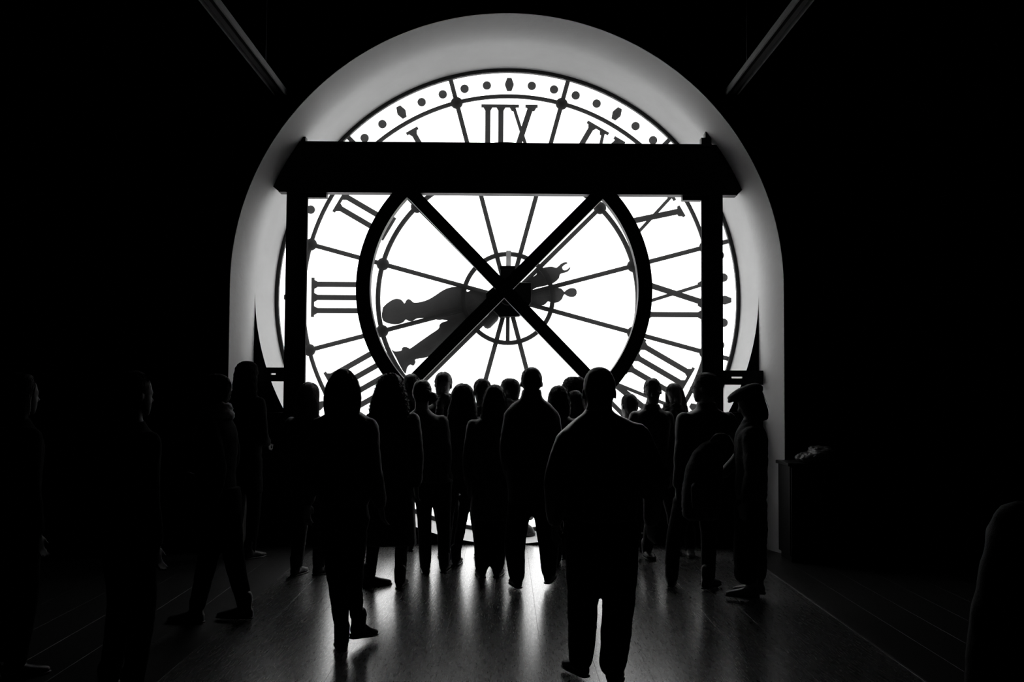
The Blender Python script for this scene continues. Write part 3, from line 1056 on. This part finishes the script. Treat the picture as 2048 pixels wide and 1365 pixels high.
def person(label, Y, cx_, top, face=0, sw=0.205, girth=1.0, hair='short', hmat='hair_dark', fuzz=140, hem=None, flare=1.0, jacket='cloth_black', trousers='denim', shoe='leather',
           arms=('down', 'down'), feet=None, lw=1.0, head_yaw=0, pitch=0, tilt=0, hx=0.0, hy=0.02, lean=(0, 0), hs=1.0, torso=None, arm_px=None, leg_px=None, shoes_px=None,
           bun=None, glasses=False, cap=None, scarf=None, fine=False, seed=1, collar=0, heels=False, wr=0.0035, strand_r=0.0013, group=None, hood=False, hair_scale=(1.0, 1.0), crown=0.018, vox=0.0135, sleeve=1.0, skin='skin', ear=1.0, neck=1.0):
    s = F / Y
    base = pt(cx_, 770, Y)
    root = Vector((base.x, Y, 0))
    fa = math.radians(face)
    H = pt(cx_, top, Y).z - (crown if hair else 0.003)
    u = H / 1.75
    T = thing('person', label, 'person', root, group)

    def B(x, y, z):
        """body frame (x right, y forward) -> world"""
        return rotz((x, y, 0), fa) + np.array((root.x, root.y, z))

    def Q(px, py, dy=0.0):
        return np.array(pt(px, py, Y + dy))
    lx, ly = lean
    ax, ay = rotz((1, 0, 0), fa), rotz((0, 1, 0), fa)

    def off(z):
        k = max(0.0, min(1.0, (z / u - 0.85) / 0.6))
        return lx * k, ly * k
    # ---- torso rings (z, half width, half depth)
    gth = girth
    prof = [(0.84, .150 * gth, .110 * gth), (0.93, .168 * gth, .122 * gth), (1.06, .158 * gth, .115 * gth), (1.22, .176 * gth, .125 * gth), (1.33, max(.19, sw - .02), .122),
            (1.395, sw - .02, .108), (1.435, sw * .70, .09), (1.465, .095, .075), (1.50, .062, .062)]
    rings = []
    if torso is None:
        if hem is not None:
            pr = [(hem / u, (.165 + .02) * gth * flare, .125 * gth * flare)]
            if hem / u < .6:
                pr.append((.70, .178 * gth * (1 + (flare - 1) * .5), .125 * gth))
            prof2 = pr + [p for p in prof if p[0] > max(hem / u, .72) + .04]
        else:
            prof2 = prof
        for z, a_, b_ in prof2:
            ox, oy = off(z * u)
            rings.append((B(ox, oy, z * u), ax * a_, ay * b_, 2.4))
    else:
        for (px, py, hw, hd, dy) in torso:
            rings.append((Q(px, py, dy), np.array((hw / s, 0, 0)), np.array((0, hd, 0)), 2.4))
    jm = MB()
    jm.loft(rings, 22)
    # ---- arms
    sx, sy = off(1.40 * u)
    arm_ends = []
    AL = {'down': [(0, 0, 0), (.045, -.02, -.28), (.04, .03, -.53)],
          'front': [(0, 0, 0), (.06, -.02, -.27), (-.04, .17, -.36)],
          'fold': [(0, 0, 0), (.05, .02, -.27), (-.12, .20, -.22)],
          'photo': [(0, 0, 0), (.05, .13, -.22), (-.08, .30, -.01)],
          'pocket': [(0, 0, 0), (.10, -.05, -.26), (.02, .08, -.46)],
          'swing': [(0, 0, 0), (.05, -.10, -.27), (.05, -.06, -.50)],
          'face': [(0, 0, 0), (.06, .10, -.25), (-.06, .20, -.03)]}
    for i, sd in enumerate((-1, 1)):
        if arm_px and arm_px[i]:
            P_ = [Q(p[0], p[1], p[2]) for p in arm_px[i]]
            r_ = [p[3] for p in arm_px[i]]
        else:
            P_ = [B(sx + sd * (sw - .045 + q_[0] * u), sy + q_[1] * u, (1.385 + q_[2]) * u) for q_ in AL[arms[i]]]
            r_ = [.066 * sleeve, .056 * sleeve, .043 * sleeve]
        jm.tube(P_, r_, 12, 5)
        d_ = P_[-1] - P_[-2]
        d_ /= np.linalg.norm(d_)
        arm_ends.append((P_, r_, d_, sd))
    if collar:
        ox, oy = off(1.5 * u)
        cb = rings[-1][0]
        jm.loft([(cb + np.array((0, 0, -.04)), ax * .085, ay * .085, 2), (cb + np.array((0, 0, collar)), ax * .078, ay * .078, 2)], 18)
    link('jacket', remesh(jm, vox, 3, 0, wr, seed, 1.0, root), M[jacket], T)
    # ---- legs
    tm = MB()
    hipz = .88 * u
    if feet is None:
        feet = [(-.10, 0, -8, 0), (.10, 0, 8, 0)]
    ank = []
    hox, hoy = 0, 0
    legs = []
    for i, sd in enumerate((-1, 1)):
        if leg_px and leg_px[i]:
            P_ = [Q(p[0], p[1], p[2]) for p in leg_px[i]]
            r_ = [p[3] for p in leg_px[i]]
        else:
            fx, fy, fyaw, lift = feet[i]
            a_ = B(fx, fy - .02, .085 + lift)
            h_ = B(sd * .085 * gth, 0, hipz)
            kx = B(fx * .55 + sd * .085 * .45, fy * .45 + .03, .49 * u)
            P_ = [h_, kx, a_]
            r_ = [.098 * gth * lw ** .5, .068 * lw, .053 * lw]
        tm.tube(P_, r_, 14, 5)
        legs.append((P_, r_))
        ank.append(P_[-1])
    hp = (legs[0][0][0] + legs[1][0][0]) / 2
    hw_ = np.linalg.norm(legs[0][0][0] - legs[1][0][0]) / 2 + legs[0][1][0] * .85
    tm.loft([(hp + np.array((0, 0, -.05)), ax * hw_ * .9, ay * .10 * gth, 2.4), (hp + np.array((0, 0, .03)), ax * hw_, ay * .115 * gth, 2.4), (hp + np.array((0, 0, .14)), ax * hw_ * .93, ay * .10 * gth, 2.4)], 18)
    link('trousers', remesh(tm, vox, 3, 0, wr * .8, seed + 50, 1.0, root), M[trousers], T)
    # ---- shoes
    for i, sd in enumerate((-1, 1)):
        fyaw = feet[i][2]
        lift, fp = feet[i][3], 0.0
        if shoes_px and shoes_px[i]:
            px, py, dy, fyaw, fp = shoes_px[i]
            g_ = Q(px, py, dy)
            lift = max(g_[2], 0.0)
            c_ = np.array((g_[0], g_[1], lift))
        else:
            c_ = np.array((ank[i][0], ank[i][1], lift))
        fa2 = fa + math.radians(-fyaw)
        f_ = rotz((0, 1, 0), fa2)
        r_ = rotz((1, 0, 0), fa2)
        zv = np.array((0, 0, 1.0))
        if fp:
            c2, s2 = math.cos(fp), math.sin(fp)
            f_, zv = f_ * c2 - zv * s2, zv * c2 + f_ * s2
        k = .95 * u ** .5
        sm = MB()
        hz = .022 if heels else 0.0
        for rs in ([(-.075, .022, .03, .05), (-.06, .033, .045, .07), (-.02, .037, .058, .085), (.03, .040, .05, .075), (.09, .046, .034, .055), (.14, .045, .026, .043), (.18, .034, .02, .034), (.20, .014, .012, .026)],):
            sm.loft([(c_ + f_ * y * k + zv * (h / 2 + .006 + hz * (1 - max(0, min(1, (y + .02) / .12)))), r_ * hw * k, zv * (h / 2), 2.6) for y, hw, _, h in rs], 14)
        sm.tube([c_ + zv * .05 - f_ * .01, c_ + zv * .15 - f_ * .015], [.046, .05], 12, 1)
        so = link('shoe', remesh(sm, .009, 2, 0, .0006, seed, 1, root), M[shoe], T)
        sl = MB()
        sl.loft([(c_ + f_ * y * k + zv * .006, r_ * hw * k, zv * .006, 3) for y, hw in ((-.078, .024), (-.06, .035), (0, .040), (.09, .049), (.15, .045), (.19, .03), (.205, .012))], 12)
        if heels:
            sl.loft([(c_ + f_ * (-.045) + zv * .03, r_ * .03, f_ * .028, 3), (c_ + f_ * (-.045) + zv * .002, r_ * .024, f_ * .022, 3)], 10)
        som = sl.mesh('sole', True, root)
        link('sole', som, M['leather'], so)
    # ---- head frame
    hscale = hs * min(1.04, max(.93, u ** .5))
    ox, oy = off(1.75 * u)
    ya = fa + math.radians(head_yaw)
    ry = rotz((0, 1, 0), ya)
    rx_ = rotz((1, 0, 0), ya)
    rz = np.array((0, 0, 1.0))
    pa_ = math.radians(pitch)
    ry, rz = ry * math.cos(pa_) - rz * math.sin(pa_), rz * math.cos(pa_) + ry * math.sin(pa_)
    ta = math.radians(tilt)
    rx_, rz = rx_ * math.cos(ta) - rz * math.sin(ta), rz * math.cos(ta) + rx_ * math.sin(ta)
    hc = B(ox, oy, 0) + np.array((hx, 0, 0)) + ay * hy
    hc[2] = H
    chin = hc - rz * .226 * hscale        # origin of head frame

    def Hd(x, y, z):
        return chin + (rx_ * x + ry * y + rz * z) * hscale
    bm_ = MB()
    bm_.loft([(Hd(0, c, z), rx_ * a * hscale, ry * b * hscale, 2.15) for z, a, b, c in HEAD], 26)
    # face: brow, nose, lips, eye balls, ears
    bm_.ell(Hd(0, .082, .128), rx_ * .055 * hscale, ry * .014 * hscale, rz * .010 * hscale)
    bm_.loft([(Hd(0, .088, .122), rx_ * .008, ry * .008, 2), (Hd(0, .100, .098), rx_ * .011, ry * .013, 2), (Hd(0, .108, .082), rx_ * .015, ry * .016, 2), (Hd(0, .098, .074), rx_ * .013, ry * .010, 2)], 10)
    for sd in (-1, 1):
        bm_.ell(Hd(sd * .031, .080, .112), rx_ * .013, ry * .011, rz * .009, 10, 7)
        bm_.ell(Hd(sd * (.077 + .005 * ear), -.012, .106), (rx_ * .007 * ear + ry * sd * -.004) * hscale, ry * .015 * hscale, rz * .028 * hscale, 12, 9)
        bm_.ell(Hd(sd * .03, .062, .075), rx_ * .024, ry * .022, rz * .02, 10, 7)
    bm_.ell(Hd(0, .092, .054), rx_ * .024, ry * .009, rz * .006, 10, 7)
    bm_.ell(Hd(0, .090, .042), rx_ * .021, ry * .009, rz * .007, 10, 7)
    nb_ = rings[-1][0]
    bm_.tube([nb_ + np.array((0, 0, -.09)), nb_ + np.array((0, 0, -.01)), Hd(0, -.016, .045), Hd(0, -.008, .09)], [.075 * neck, .060 * neck, .057 * neck, .058 * neck], 16, 4)
    # body under the clothes
    bm_.loft([(c, a * .82, b * .82, e_) for c, a, b, e_ in rings[:-1]] + [rings[-1]], 18)
    bm_.loft([(hp + np.array((0, 0, -.03)), ax * hw_ * .8, ay * .085, 2.2), (rings[len(rings) // 3][0], ax * .12, ay * .09, 2.2)], 16)
    for (P_, r_) in legs:
        bm_.tube(P_, [k_ * .78 for k_ in r_], 12, 4)
    for (P_, r_, d_, sd) in arm_ends:
        bm_.tube(P_, [k_ * .72 for k_ in r_], 10, 4)
        wr_ = P_[-1] + d_ * (r_[-1] * .6)
        th = -ax * sd * .5 + ay * .9 + np.array((0, 0, .25))
        bm_.tube([P_[-1], wr_], [r_[-1] * .66, .026], 10, 1)
        hand_shape(bm_, wr_, d_, th, .95 * u ** .5, .32)
    link('body', remesh(bm_, 0.0065 if fine else .0095, 2, .0 if not fine else .0, 0, 0, 1, root), M[skin], T)
    # ---- hair
    if hair:
        pr = [(z if z > .1 else .1 + (z - .1) * hair_scale[1], a * hair_scale[0], b * (1 + (hair_scale[0] - 1) * .5), c) for z, a, b, c in HAIR[hair]]
        hm = MB()
        hm.loft([(Hd(0, c, z), rx_ * a * hscale, ry * b * hscale, 2.1) for z, a, b, c in pr], 22)
        if bun:
            c_ = Hd(*bun[:3])
            hm.ell(c_, rx_ * bun[3], ry * bun[3] * .9, rz * bun[3], 14, 9)
            hm.tube([Hd(0, -.06, .12), c_], [.04, bun[3] * .7], 10, 1)
        curly = hair.startswith('curly')
        me = remesh(hm, .008 if not fine else .007, 2, 0, .0012 if hair == 'buzz' else .005 if not curly else .012, seed + 9, .35 if not curly else .25, root)
        sm = MB()
        rg = np.random.default_rng(seed + 20)
        zs_ = np.array([p[0] for p in pr])
        for k in range(fuzz):
            ph = rg.uniform(0, 2 * PI)
            t0 = rg.uniform(0.0, .45) if hair not in ('long', 'longer', 'fall') else rg.uniform(0.05, .55)
            t1 = min(1.0, t0 + rg.uniform(.25, .6))
            m_ = 9 if not curly else 44
            e0 = rg.uniform(-.003, .0015)
            e1 = rg.uniform(-.002, .002) if hair in ('short', 'buzz') else rg.uniform(.0, .014) if hair == 'fall' else (rg.uniform(.0, .005) if rg.uniform() < .8 else rg.uniform(.004, .014)) if not curly else rg.uniform(.002, .022)
            if hair == 'curly':
                t0 = rg.uniform(.3, .75)
                t1 = min(1.0, t0 + rg.uniform(.2, .4))
            pts, w0 = [], rg.uniform(0, 6)
            for j in range(m_):
                t_ = t0 + (t1 - t0) * j / (m_ - 1)
                f_ = t_ * (len(pr) - 1)
                i0 = min(int(f_), len(pr) - 2)
                fr2 = f_ - i0
                z, a, b, c = [pr[i0][q_] * (1 - fr2) + pr[i0 + 1][q_] * fr2 for q_ in range(4)]
                e_ = e0 + (e1 - e0) * j / (m_ - 1)
                p2 = ph + .12 * math.sin(w0 + 4 * t_)
                if curly:
                    p2 += .12 * math.sin(w0 + j * .75)
                    z += .012 * math.cos(w0 + j * .75)
                    e_ += .008 * math.cos(w0 + j * .75)
                pts.append(Hd((a + e_) * math.cos(p2), c + (b + e_) * math.sin(p2), z ))
            rr_ = [strand_r * (1.6 if curly else 1)] * (m_ - 1) + [strand_r * .4]
            sm.tube(pts, rr_, 3, 1, caps=False)
        if fuzz:
            me = join_mesh(me, sm, root)
        link('hood' if hood else 'hair', me, M[jacket] if hood else M[hmat], T)
    if glasses:
        gm = MB()
        for sd in (-1, 1):
            c_ = Hd(sd * .033, .106, .110)
            n_ = 18
            pts = [c_ + rx_ * .024 * math.cos(2 * PI * q_ / n_) + rz * .019 * math.sin(2 * PI * q_ / n_) for q_ in range(n_ + 1)]
            gm.tube(pts, [.0022] * len(pts), 6, 1, caps=False)
            gm.tube([Hd(sd * .058, .104, .114), Hd(sd * .08, .06, .116), Hd(sd * .082, -.01, .115)], [.0022] * 3, 6, 3)
        gm.tube([Hd(-.010, .108, .112), Hd(.010, .108, .112)], [.002, .002], 6, 1)
        link('glasses', gm.mesh('glasses', True, root), M['lens'], T)
    if cap:
        cm = MB()
        cm.loft([(Hd(0, -.01, .15), rx_ * .088, ry * .108, 2), (Hd(0, .0, .185), rx_ * .105, ry * .135, 2.1), (Hd(0, .012, .215), rx_ * .10, ry * .135, 2.1), (Hd(0, .005, .238), rx_ * .075, ry * .10, 2), (Hd(0, 0, .25), rx_ * .03, ry * .04, 2)], 24)
        cm.loft([(Hd(0, .09, .188), rx_ * .07, rz * .016, 2), (Hd(0, .125, .186), rx_ * .068, rz * .016, 2), (Hd(0, .148, .183), rx_ * .048, rz * .012, 2), (Hd(0, .160, .182), rx_ * .018, rz * .006, 2)], 18)
        link('flat_cap', remesh(cm, .008, 3, 0, .002, seed, .5, root), M['cap_cloth'], T)
    if scarf:
        sm = MB()
        cb = nb_ + np.array((0, 0, -.005))
        n_ = 16
        for k in range(2):
            pts = [cb + ax * (.085 - .012 * k) * math.cos(2 * PI * q_ / n_) + ay * (.085 - .008 * k) * math.sin(2 * PI * q_ / n_) + np.array((0, 0, -.02 + .05 * k + .012 * math.sin(q_ * 1.3 + k))) for q_ in range(n_ + 1)]
            sm.tube(pts, [.034 - .006 * k] * len(pts), 10, 1)
        sm.tube([cb + ay * .09, cb + ay * .13 + np.array((0, 0, -.12)), cb + ay * .135 + np.array((0, 0, -.32))], [.035, .042, .036], 10, 4)
        link('scarf', remesh(sm, .009, 2, 0, .006, seed + 3, .3, root), M[scarf], T)
    return T


GA = 'visitors gathered at the clock'
# ---- the three nearest figures
person('broad short-haired person walking to the clock, back turned, largest figure in the picture', 5.45, 1199, 735, sw=.27, girth=1.12, hair='buzz', fuzz=0, neck=1.22, ear=.9,
       jacket='nylon', trousers='denim', lw=1.2, seed=11, wr=.004, hs=1.10,
       torso=[(1204, 1040, 70, .15, 0), (1204, 985, 74, .16, 0), (1205, 930, 84, .17, 0), (1204, 890, 92, .16, 0), (1203, 866, 84, .13, 0), (1205, 849, 67, .11, 0), (1202, 836, 48, .09, 0), (1199, 826, 31, .08, 0), (1198, 818, 27, .075, 0)],
       arm_px=([(1136, 884, 0, .072), (1110, 962, -.03, .062), (1110, 1040, .08, .045)], [(1273, 870, 0, .074), (1306, 950, -.03, .064), (1302, 1040, .08, .045)]),
       leg_px=([(1168, 1060, 0, .115), (1166, 1190, .06, .088), (1162, 1318, .11, .070)], [(1238, 1060, 0, .115), (1238, 1190, 0, .092), (1226, 1330, -.09, .074)]),
       shoes_px=((1160, 1350, .11, -24, 0), (1228, 1373, -.09, 14, 0)), feet=[(-.1, 0, 0, 0), (.1, 0, 0, 0)])
person('woman with straight fair-rimmed hair walking in heeled boots and short jacket', 6.10, 686, 738, sw=.2, hair='fall', hmat='hair_fair', fuzz=700, jacket='cloth_dark', trousers='denim',
       seed=12, heels=True, wr=.006, hs=1.0, crown=.014,
       torso=[(688, 1015, 47, .12, 0), (687, 965, 52, .125, 0), (686, 905, 49, .11, 0), (688, 872, 56, .11, 0), (689, 848, 58, .105, 0), (688, 836, 51, .09, 0), (687, 827, 36, .075, 0), (686, 818, 21, .06, 0), (685, 806, 18, .055, 0)],
       arm_px=([(641, 853, 0, .060), (624, 935, -.04, .052), (616, 1003, .04, .04)], [(737, 853, 0, .062), (748, 935, -.04, .053), (760, 1006, .02, .041)]),
       leg_px=([(668, 1035, 0, .098), (675, 1160, .02, .064), (685, 1262, 0, .043)], [(710, 1035, 0, .092), (707, 1150, .08, .060), (713, 1235, .13, .042)]),
       shoes_px=((683, 1300, 0, -12, 0), (717, 1277, .15, 28, .12)), feet=[(-.1, 0, 0, 0), (.1, 0, 0, 0)])
person('tall man with prominent ears and collared jacket standing legs apart, bright gap between them', 7.96, 1063, 735, sw=.24, girth=1.05, hair='short', fuzz=90, jacket='cloth_black', trousers='denim', seed=13, collar=.045, ear=1.35, neck=1.05,
       torso=[(1063, 1005, 47, .13, 0), (1063, 945, 50, .135, 0), (1063, 880, 54, .14, 0), (1063, 838, 54, .125, 0), (1063, 820, 49, .11, 0), (1063, 808, 38, .09, 0), (1063, 799, 25, .078, 0), (1063, 790, 19, .07, 0)],
       arm_px=([(1023, 834, 0, .066), (1013, 905, -.02, .058), (1024, 965, .1, .043)], [(1104, 834, 0, .066), (1113, 905, -.02, .058), (1103, 965, .1, .043)]),
       leg_px=([(1040, 1010, 0, .10), (1030, 1090, .02, .086), (1034, 1154, 0, .062)], [(1088, 1010, 0, .10), (1097, 1090, .05, .083), (1098, 1146, .08, .060)]),
       shoes_px=((1034, 1175, 0, -12, 0), (1098, 1166, .08, 14, 0)), feet=[(-.1, 0, 0, 0), (.1, 0, 0, 0)])
# ---- second rank
person('woman with a mass of long curly hair and a long coat, back turned', 8.05, 785, 747, sw=.205, girth=1.0, hair='curly', fuzz=340, hem=.33, flare=1.12, jacket='cloth_black', trousers='denim', seed=14,
       feet=[(-.165, .03, 60, 0), (.085, -.02, 5, 0)], lw=.85, crown=.022, hx=-.02)
person('person with hair tied in a round bun, dark coat, back turned', 8.65, 866, 760, sw=.205, hair='short', fuzz=90, jacket='cloth_black', trousers='denim', seed=15, hem=.78,
       bun=(.098, -.04, .085, .047), feet=[(-.05, 0, -5, 0), (.11, .06, 5, 0)], lean=(-.095, 0), lw=.95)
person('woman with long smooth dark hair over a charcoal jacket, next right of the bun', 9.0, 926, 768, sw=.2, hair='longer', fuzz=220, jacket='cloth_grey', trousers='denim', seed=16,
       feet=[(-.15, .0, -8, 0), (-.05, .05, 8, 0)], hair_scale=(1.18, .85), pitch=12, lw=.72)
person('woman with long loose hair in a dark coat, directly left of the tall man', 8.5, 985, 769, sw=.2, hair='longer', fuzz=260, hmat='hair_mid', jacket='cloth_dark', trousers='denim', seed=17, hem=.48,
       lw=1.12, feet=[(-.08, 0, -10, 0), (.052, .03, 10, 0)], hx=.02, hair_scale=(1.06, .8))
person("person with dark bobbed hair, head bowed, just right of the tall man's shoulder", 9.05, 1118, 773, sw=.19, hair='bob', fuzz=160, jacket='cloth_black', trousers='denim', seed=18, pitch=18, hair_scale=(1.1, 1.25),
       feet=[(-.02, 0, 0, 0), (.12, 0, 0, 0)])
person("shorter person with rim-lit bobbed hair, touching the broad walking person's left shoulder", 9.40, 1150, 782, sw=.19, hair='bob', hmat='hair_mid', fuzz=160, jacket='cloth_black', trousers='denim', seed=19, pitch=10, hair_scale=(1.05, 1.3))
person('tall grey-haired man with glasses, side turned, before the right steel post', 8.0, 1400, 745, face=25, head_yaw=32, sw=.26, girth=1.08, hair='short', hmat='hair_mid', fuzz=110, jacket='cloth_black', trousers='denim', seed=20, lean=(.065, 0), glasses=True, collar=.025,
       leg_px=([(1370, 1005, 0, .10), (1348, 1085, 0, .064), (1343, 1157, 0, .052)], [(1418, 1005, 0, .10), (1418, 1085, 0, .064), (1416, 1157, -.02, .056)]),
       shoes_px=((1342, 1172, 0, 35, 0), (1416, 1177, -.04, 65, 0)), feet=[(-.1, 0, 0, 0), (.1, 0, 0, 0)], arms=('down', 'pocket'), hem=.80)
person('woman in a flat cap and charcoal knit sweater looking down, in wide trousers', 7.55, 1502, 771, face=72, sw=.19, hair='bob', fuzz=200, jacket='cloth_grey', trousers='denim', shoe='pale_shoe', seed=21, pitch=24, cap=True, lw=1.5, wr=.007, hx=.0, hy=.05,
       leg_px=([(1496, 1010, 0, .105), (1494, 1085, 0, .10), (1493, 1148, 0, .098)], [(1508, 1010, .12, .105), (1508, 1085, .14, .10), (1508, 1146, .14, .098)]),
       shoes_px=((1500, 1196, 0, 0, 0), (1512, 1188, .14, 12, 0)), feet=[(-.1, 0, 0, 0), (.1, 0, 0, 0)], arms=('down', 'down'), hair_scale=(.95, 1.1), crown=.03)
person('woman with light-caught long hair before the left steel post', 8.5, 617, 765, face=-22, sw=.2, hair='longer', hmat='hair_fair', fuzz=300, jacket='cloth_dark', trousers='denim', seed=22, feet=[(-.08, 0, -5, 0), (.08, .1, 5, 0)], arms=('front', 'front'), hem=.7)
# ---- those at the glass
person('dark-haired man with a scarf facing the room, behind the hair bun', 9.55, 887, 745, face=168, sw=.215, hair='short', fuzz=90, jacket='nylon', trousers='denim', seed=23, scarf='cloth_dark', fine=True, pitch=14, tilt=-4, feet=[(-.13, 0, 0, 0), (-.03, 0, 0, 0)])
person('person showing only a dark crown between the curly hair and the bun', 9.82, 823, 748, face=10, sw=.2, hair='short', fuzz=90, jacket='cloth_black', trousers='denim', seed=24, feet=[(0.0, 0, 0, 0), (.15, 0, 0, 0)])
person('short-haired person, head showing between two long-haired women', 9.30, 965, 757, face=12, sw=.2, hair='short', fuzz=90, jacket='cloth_black', trousers='denim', seed=25, feet=[(-.01, 0, 0, 0), (.14, 0, 0, 0)])
person('man in profile with a pale fur-like collar, left of the tall man', 9.62, 1020, 757, face=25, head_yaw=50, sw=.2, hair='short', hmat='hair_mid', fuzz=120, jacket='cloth_black', trousers='denim', seed=26, scarf='scarf_pale')
person('person with short tight curls rising behind the two bobbed heads', 9.7, 1149, 757, face=-10, sw=.2, hair='curly_short', fuzz=240, jacket='cloth_black', trousers='denim', seed=27, crown=.03)
person('child with fair short hair beside the facing man in glasses', 9.78, 1260, 788, face=25, sw=.185, hair='short', hmat='hair_fair', fuzz=220, jacket='cloth_black', trousers='denim', seed=28)
person('man with glasses and dark jacket facing the room, back to the clock', 9.42, 1303, 757, face=180, sw=.195, hair='short', fuzz=90, jacket='nylon', trousers='denim', seed=29, glasses=True, fine=True, pitch=6, head_yaw=-8, tilt=4, collar=.015, feet=[(.04, 0, -12, 0), (.18, .05, 12, 0)])
person('woman with long fair hair and a scarf facing the room, head tilted', 9.68, 1346, 767, face=172, sw=.19, hair='long', hmat='hair_fair', fuzz=320, jacket='cloth_dark', trousers='denim', shoe='pale_shoe', seed=30, fine=True, tilt=10, pitch=12, scarf='cloth_grey', hair_scale=(.98, .95), feet=[(-.16, .1, 0, 0), (-.04, .0, 0, 0)])
# ---- in the darkness at the sides
person('person in a tall dark hood standing against the left side of the arch', 9.35, 492, 722, face=-25, sw=.2, hair='longer', hood=True, fuzz=0, hair_scale=(1.12, 1.15), arms=('front', 'front'), jacket='cloth_shadow', trousers='cloth_shadow', skin='skin_shade', seed=31, hem=.6, hs=1.05)
person('person with a pale rim-lit collar stepping to the left, left of the arch', 6.87, 436, 748, face=84, sw=.2, girth=1.02, hair='short', hmat='hair_shade', fuzz=90, jacket='cloth_shadow', trousers='cloth_shadow', skin='skin_shade', seed=32, hem=.75, scarf='scarf_pale',
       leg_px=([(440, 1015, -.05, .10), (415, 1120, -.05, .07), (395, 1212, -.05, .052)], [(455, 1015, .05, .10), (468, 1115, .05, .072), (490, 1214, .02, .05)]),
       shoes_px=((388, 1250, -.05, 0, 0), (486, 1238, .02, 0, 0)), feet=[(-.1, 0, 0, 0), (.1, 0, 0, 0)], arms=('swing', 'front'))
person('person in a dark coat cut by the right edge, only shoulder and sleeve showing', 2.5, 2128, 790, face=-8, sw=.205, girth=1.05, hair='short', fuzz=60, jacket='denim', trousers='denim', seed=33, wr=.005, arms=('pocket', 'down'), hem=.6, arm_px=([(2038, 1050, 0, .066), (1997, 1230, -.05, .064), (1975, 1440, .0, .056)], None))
person('person almost lost in darkness, second from the left edge', 5.2, 262, 742, face=-35, sw=.2, hair='short', hmat='hair_shade', fuzz=60, jacket='cloth_shadow', trousers='cloth_shadow', skin='skin_shade', seed=34)
person('person almost lost in darkness at the far left edge', 5.6, 34, 745, face=-35, sw=.2, hair='bob', hmat='hair_shade', fuzz=60, jacket='cloth_shadow', trousers='cloth_shadow', skin='skin_shade', seed=35)

# ---- bags
bc = pt(1410, 965, 7.66)
bag = thing('bag', 'large rounded dark bag hanging beside the woman in the flat cap', 'bag', (bc.x, 7.72, bc.z - .3))
mb = MB()
mb.loft([((bc.x - .02, 7.72, bc.z - .30), (.10, 0, 0), (0, .06, 0), 2.6), ((bc.x - .02, 7.72, bc.z - .27), (.145, 0, 0), (0, .085, 0), 2.6), ((bc.x - .015, 7.72, bc.z - .1), (.155, 0, 0), (0, .10, 0), 2.5),
         ((bc.x, 7.72, bc.z + .1), (.14, 0, 0), (0, .10, 0), 2.3), ((bc.x + .03, 7.72, bc.z + .22), (.115, 0, 0), (0, .085, 0), 2.2), ((bc.x + .06, 7.72, bc.z + .295), (.07, 0, 0), (0, .06, 0), 2), ((bc.x + .075, 7.72, bc.z + .315), (.03, 0, 0), (0, .03, 0), 2)], 22)
link('pouch', remesh(mb, .011, 3, 0, .005, 77, .8, bag.location), M['cloth_grey'], bag)
mb = MB()
mb.loft([((bc.x - .01, 7.62, bc.z - .20), (.10, 0, 0), (0, .03, 0), 3), ((bc.x - .01, 7.615, bc.z - .03), (.11, 0, 0), (0, .035, 0), 3), ((bc.x, 7.62, bc.z + .0), (.10, 0, 0), (0, .03, 0), 3)], 18)
link('pocket', remesh(mb, .011, 3, 0, .003, 78, .8, bag.location), M['cloth_dark'], bag)
mb = MB()
mb.tube([(bc.x + .03, 7.72, bc.z + .26), (bc.x + .09, 7.66, bc.z + .36), (bc.x + .17, 7.60, bc.z + .34), (bc.x + .15, 7.68, bc.z + .2), (bc.x + .09, 7.72, bc.z + .1)], [.013] * 5, 10, 5)
link('strap', mb.mesh('strap', True, bag.location), M['leather'], bag)

bp_ = pt(1056, 1055, 10.62)
pack = thing('bag', "small dark bag on the floor by the glass, behind the tall man's feet", 'bag', (bp_.x - .04, 10.62, 0))
mb = MB()
bx_, by_ = bp_.x - .04, 10.62
mb.loft([((bx_, by_, .012), (.11, 0, 0), (0, .07, 0), 3), ((bx_, by_, .05), (.125, 0, 0), (0, .08, 0), 2.6), ((bx_ - .01, by_, .11), (.10, 0, 0), (0, .065, 0), 2.4), ((bx_ - .03, by_, .165), (.05, 0, 0), (0, .035, 0), 2)], 18)
link('pouch', remesh(mb, .01, 2, 0, .003, 81, .5, pack.location), M['cloth_dark'], pack)
mb = MB()
mb.tube([(bx_ - .06, by_, .14), (bx_ - .05, by_ - .01, .22), (bx_ + .0, by_ - .01, .225), (bx_ + .02, by_, .13)], [.008] * 4, 8, 4)
link('carry_handle', mb.mesh('carry_handle', True, pack.location), M['leather'], pack)
